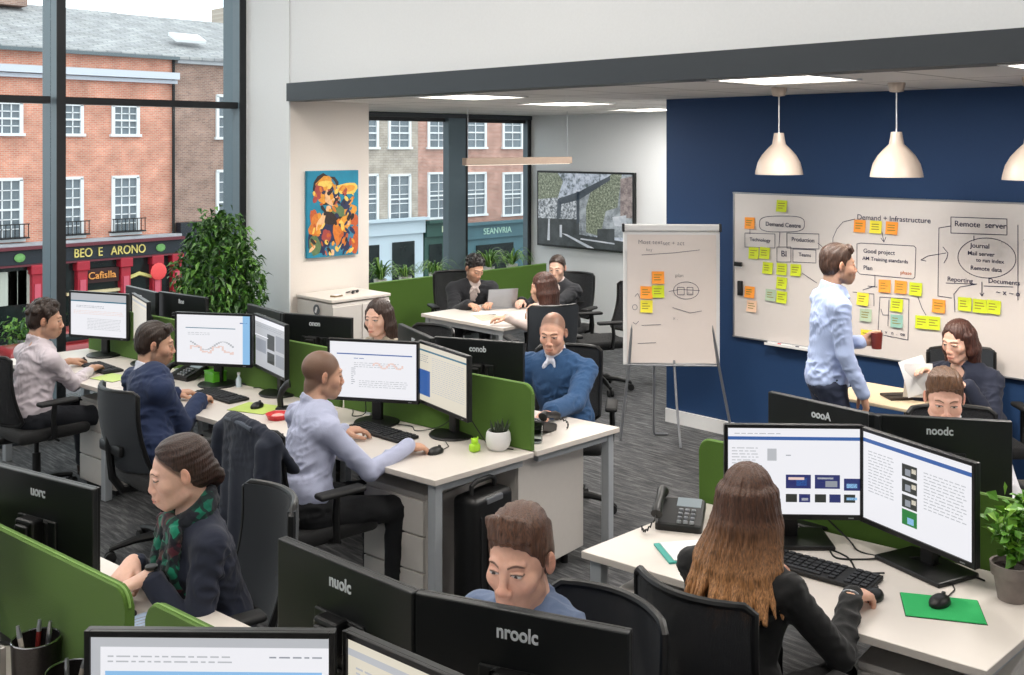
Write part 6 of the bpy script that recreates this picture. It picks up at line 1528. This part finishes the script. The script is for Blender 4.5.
# 9 brown haired woman from behind
person('brown haired woman in cream top at the meeting table, seen from behind', (6.42, 6.05, 1.10), 112, 8, (6.42, 5.90, .55), 98, [(6.36, 6.42, .80), (6.62, 6.40, .80)], female=True, hair='long', hairlen=.27, haircol=(.27, .15, .11), layers=[lay('top', C_CREAM, neckcut=.05)], seed=9, trousers=DARK, det=.0042, skin=(.84, .66, .56))
# 10 facing woman
person('dark haired woman in navy jacket facing us across the meeting table', (7.58, 6.95, 1.09), 205, 12, (7.74, 7.02, .55), 195, [(7.18, 7.05, .79), (7.16, 6.80, .79)], female=True, hair='tail', haircol=(.18, .12, .09), layers=[lay('shirt', C_CREAM, off=.005, collar=1), lay('jacket', C_BLAZER, off=.021, vcut=(.22, .04), neckcut=.058, long=1, sleeve=.95)], seed=10, trousers=DARK, det=.0042, skin=(.86, .70, .62))
# 12 standing man
P12, J12 = person('standing man in light blue shirt and dark trousers studying the whiteboard', (5.72, 2.99, 1.595), -38, 2, (5.68, 3.04, .90), -46, [(5.66, 2.80, .86), (5.85, 2.91, 1.13)], standing=True, hair='short', haircol=(.24, .16, .12), layers=[lay('shirt', C_BLUE, collar=1, off=.014, h=.0065, sleeve=.98)], seed=12, trousers=(.11, .14, .22), det=.0032, beard=.6, feet=[(5.62, 2.94), (5.72, 3.10)], hdirs=[((.35, -.1, -.93), (.7, -.7, .2)), ((.72, -.62, .12), (.68, .70, .15))], curls=(.35, 1.15), poles=[(-.8, .5, -.2), None], s=.97)
# 13 woman with papers
P13, J13 = person('woman with shoulder length brown hair reading papers by the whiteboard', (6.38, 2.55, 1.115), 168, 14, (6.58, 2.49, .55), 178, [(6.24, 2.66, .92), (6.22, 2.42, .88)], female=True, hair='long', hairlen=.20, haircol=(.25, .14, .11), layers=[lay('cardigan', C_DNAVY, off=.014, vcut=(.14, .045), neckcut=.055, h=.0065)], seed=13, trousers=DARK, det=.0032, skin=(.85, .68, .60), hdirs=[((-.8, .2, .35), (-.2, .3, .9)), None])
# 14 quiffed man right
person('man with brown quiffed hair behind the black monitor, right', (4.74, 1.955, 1.15), 208, 12, (4.98, 1.93, .55), 185, [(4.55, 2.16, .79), (4.55, 1.72, .79)], hair='quiff', haircol=(.36, .25, .17), layers=[lay('shirt', cloth('white cotton shirt', (.82, .82, .84)), collar=1)], seed=14, trousers=DARK, det=.0026, skin=(.84, .66, .58))
# 15 long haired woman right
P15, J15 = person('woman in black top with very long brown hair, back to us at right', (2.93, 1.845, 1.145), 22, 4, (2.82, 1.82, .55), 2, [(3.27, 1.66, .79), (3.25, 2.02, .79)], female=True, hair='long_back', hairlen=.23, haircol=(.30, .19, .13), layers=[lay('top', C_BLACK, off=.008, h=.006, neckcut=.048)], seed=15, trousers=(.05, .05, .055), det=.003, skin=(.85, .66, .57), hdirs=[((.96, -.06, -.16), (0, 0, 1)), None], curls=(.6, .45))
# ------------------------------------------------------------------ what they wear and hold
def vtube(name, pts, r, m, root, **k):
    b = Vector(root.location); MB_ = MB(); MB_.tube([Vector(p) - b for p in pts], r, 10, **k); return MB_.build(name, m, root, 'a')
def bracelet(J, root, i, m, name, r=.030, w=.008, back=.02):
    W = Vector(J['wr'][i]); d = (Vector(J['wr'][i]) - Vector(J['el'][i])).normalized(); a = d.orthogonal().normalized(); b = d.cross(a); c = W - d * back
    vtube(name, [c + (a * math.cos(t * PI / 8) + b * math.sin(t * PI / 8)) * r for t in range(16)], w, m, root, closed=True)
bracelet(J4, P4, 1, BLACK, 'watch_strap', .027, .006, .004); W = Vector(J4['wr'][1]) - Vector(P4.location) + Vector((0, 0, .027))
MB().cyl(W + Vector((.01, 0, -.004)), W + Vector((.01, 0, .006)), .021, n=20).build('watch_face', BLACK, P4); MB().cyl(W + Vector((.01, 0, .006)), W + Vector((.01, 0, .0075)), .016, n=20).build('watch_dial', KEYS, P4)
bracelet(J15, P15, 0, SILVER, 'bracelet', .031, .004, .01); bracelet(J15, P15, 0, mat('peach beads', (.85, .66, .55), .4), 'bead_bracelet', .031, .005, .024)
# scarf: soft folded loop round the neck with two hanging ends
def tartan():
    m, nt, b = _nodes('green tartan wool'); tc = nt.nodes.new('ShaderNodeTexCoord'); mp = nt.nodes.new('ShaderNodeMapping'); mp.inputs['Rotation'].default_value = (.5, .4, .6); nt.links.new(tc.outputs['Object'], mp.inputs[0]); col = None
    base = nt.nodes.new('ShaderNodeRGB'); base.outputs[0].default_value = (*lin((.10, .12, .16)), 1); col = base.outputs[0]
    for ax, sc_, c, th in (('X', 3.4, (.05, .52, .40), .60), ('Z', 3.0, (.32, .09, .15), .70), ('Y', 3.1, (.04, .40, .32), .78), ('Z', 6, (.05, .06, .10), .74), ('X', 7, (.06, .07, .12), .80)):
        w = nt.nodes.new('ShaderNodeTexWave'); w.bands_direction = ax; w.inputs['Scale'].default_value = sc_; w.inputs['Distortion'].default_value = 3.5; w.inputs['Detail Scale'].default_value = 2.5; nt.links.new(mp.outputs[0], w.inputs[0]); mr = nt.nodes.new('ShaderNodeMapRange'); mr.inputs[1].default_value = th - .04; mr.inputs[2].default_value = th + .04; mr.inputs[4].default_value = .85; nt.links.new(w.outputs['Fac'], mr.inputs[0])
        mx = nt.nodes.new('ShaderNodeMix'); mx.data_type = 'RGBA'; nt.links.new(mr.outputs[0], mx.inputs[0]); nt.links.new(col, mx.inputs[6]); mx.inputs[7].default_value = (*lin(c), 1); col = mx.outputs[2]
    nt.links.new(col, b.inputs['Base Color']); b.inputs['Roughness'].default_value = .9; b.inputs['Sheen Weight'].default_value = .1; return m
J = J4; nb, up, br, tf = J['nb'], J['up'], J['br'], J['tf']
f = Field(nb - .36, nb + V3(.2, .2, .14), .005)
ring = [nb + up * (.030 - .028 * math.cos(t)) + br * math.sin(t) * .072 + tf * (math.cos(t) * .075 + .005) for t in np.linspace(0, 2 * PI, 22)]
for k_, (a, b) in enumerate(zip(ring, ring[1:])): f.cone(a, b, .026, .026, .01); f.cone(a - up * .03 + (a - nb) * .12, b - up * .03 + (b - nb) * .12, .020, .020, .006)
for q, l in ((1, .30), (-1, .27)):
    for o in (0, .034, .066):
        p = nb + tf * .085 + br * q * (.035 + o * .7); p1 = nb - up * .12 + tf * (.145 - o * .3) + br * q * (.035 + o); p2 = nb - up * l + tf * (.135 - o * .4) + br * q * (.030 + o * 1.05)
        f.cone(p, p1, .020, .022, .006); f.cone(p1, p2, .022, .020, .006)
np_mesh('scarf', [f.mesh()], [tartan()], P4, J['base'], disp=(folds(77, 1.7), .010))
# jacket draped over the chair back
jk = thing('draped_jacket', 'dark blue suit jacket hanging over the chair of the shaved-head man', 'jacket', (2.90, 4.30, 0), D(-4))
f = Field(V3(-.50, -.36, .30), V3(-.10, .36, 1.08), .0065); I3 = np.eye(3)
for t in np.linspace(-1, 1, 27):
    y = t * .235; x = -.285 - .012 * math.cos(t * 2) + .035 * t * t; ztop = .995 - .05 * abs(t) ** 2.5
    f.cone((x - .065, y, ztop + .01), (x - .09 - .016 * math.cos(t * 11), y * 1.15, .42 + .03 * math.sin(t * 5)), .026, .022 + .006 * math.sin(t * 17), .022)
    f.cone((x - .065, y, ztop + .01), (x + .045, y * .98, .80), .022, .014, .02)
for q in (1, -1): f.cone((-.36, q * .215, .93), (-.40, q * .255, .50), .040, .034, .025)
np_mesh('jacket_cloth', [f.mesh()], [cloth('midnight blue jacket', (.105, .13, .19))], jk, V3(0, 0, 0), disp=(folds(31), .009))
MB().tube([(-.375, -.13, 1.0), (-.385, -.05, 1.012), (-.385, .05, 1.012), (-.375, .13, 1.0)], .012, 8).build('jacket_collar', cloth('grey jacket lining', (.26, .29, .34)), jk, 'a')
# drink in the standing man's hand
hd, n_, th = J12['HF'][1]; c = Vector(J12['wr'][1] + hd * .078 - n_ * .040 + V3(0, 0, .01))
k = thing('drink_cup', 'dark red drink cup held by the standing man', 'cup', tuple(c)); MB().lathe([(.001, -.05), (.028, -.05), (.034, .04), (.034, .045), (.031, .045), (.026, -.045), (.001, -.045)]).build('cup_wall', mat('dark red cup', (.45, .17, .14), .35), k, 'a'); MB().lathe([(.001, .03), (.031, .03)]).build('drink', mat('amber drink', (.35, .14, .08), .2), k)
# papers in the seated woman's hand
c = Vector(J13['wr'][0]) + Vector((-.07, .05, -.07))
for i, (rz, tl, lb) in enumerate(((2.2, .25, 'white stapled papers held up by the seated woman'), (2.5, .55, 'second white sheet fanned behind the held papers'))):
    k = thing('held_paper', lb, 'paper', tuple(c + Vector((.0, .01 * i, .02 * i))), rz); MB().grid(lambda u, v: Vector(((u - .5) * .16, .02 * math.sin(v * 2.5) + .01 * i, (v - .35) * .22)), 5, 8, .0015).build('paper_face', PAPER, k, 'a'); k.rotation_euler = (tl - .4, .25 * i, rz)
    m = MB(); [m.box((-.01, .02 * math.sin((.85 - q * .1) * 2.5) + .01 * i - .0015, (.5 - q * .1) * .22), (.11, .0006, .003)) for q in range(7)]; m.build('printed_lines', MATS['print grey'], k)

# ------------------------------------------------------------------ light and camera
w = bpy.data.worlds.new('overcast'); sc.world = w; w.use_nodes = True; nt = w.node_tree; bg = nt.nodes['Background']
tc = nt.nodes.new('ShaderNodeTexCoord'); n = nt.nodes.new('ShaderNodeTexNoise'); n.inputs['Scale'].default_value = 2.2; n.inputs['Detail'].default_value = 5; nt.links.new(tc.outputs['Generated'], n.inputs['Vector'])
cr = nt.nodes.new('ShaderNodeValToRGB'); cr.color_ramp.elements[0].position = .35; cr.color_ramp.elements[0].color = (.84, .88, .94, 1); cr.color_ramp.elements[1].position = .6; cr.color_ramp.elements[1].color = (1., 1., 1., 1)
nt.links.new(n.outputs['Fac'], cr.inputs[0]); nt.links.new(cr.outputs[0], bg.inputs[0]); bg.inputs[1].default_value = 2.4
cd = bpy.data.cameras.new('camera'); cam = link('camera', cd); cam.location = (0, 0, H); cam.rotation_euler = (PI / 2, 0, D(-45))
cd.sensor_width = 36; cd.lens = 36 * F / 1024; cd.shift_y = -(337.5 - CY) / 1024; cd.clip_end = 400; sc.camera = cam
vs = sc.view_settings; vs.view_transform = 'Standard'; vs.look = 'None'; vs.exposure = 0.; vs.gamma = 1; vs.use_curve_mapping = False
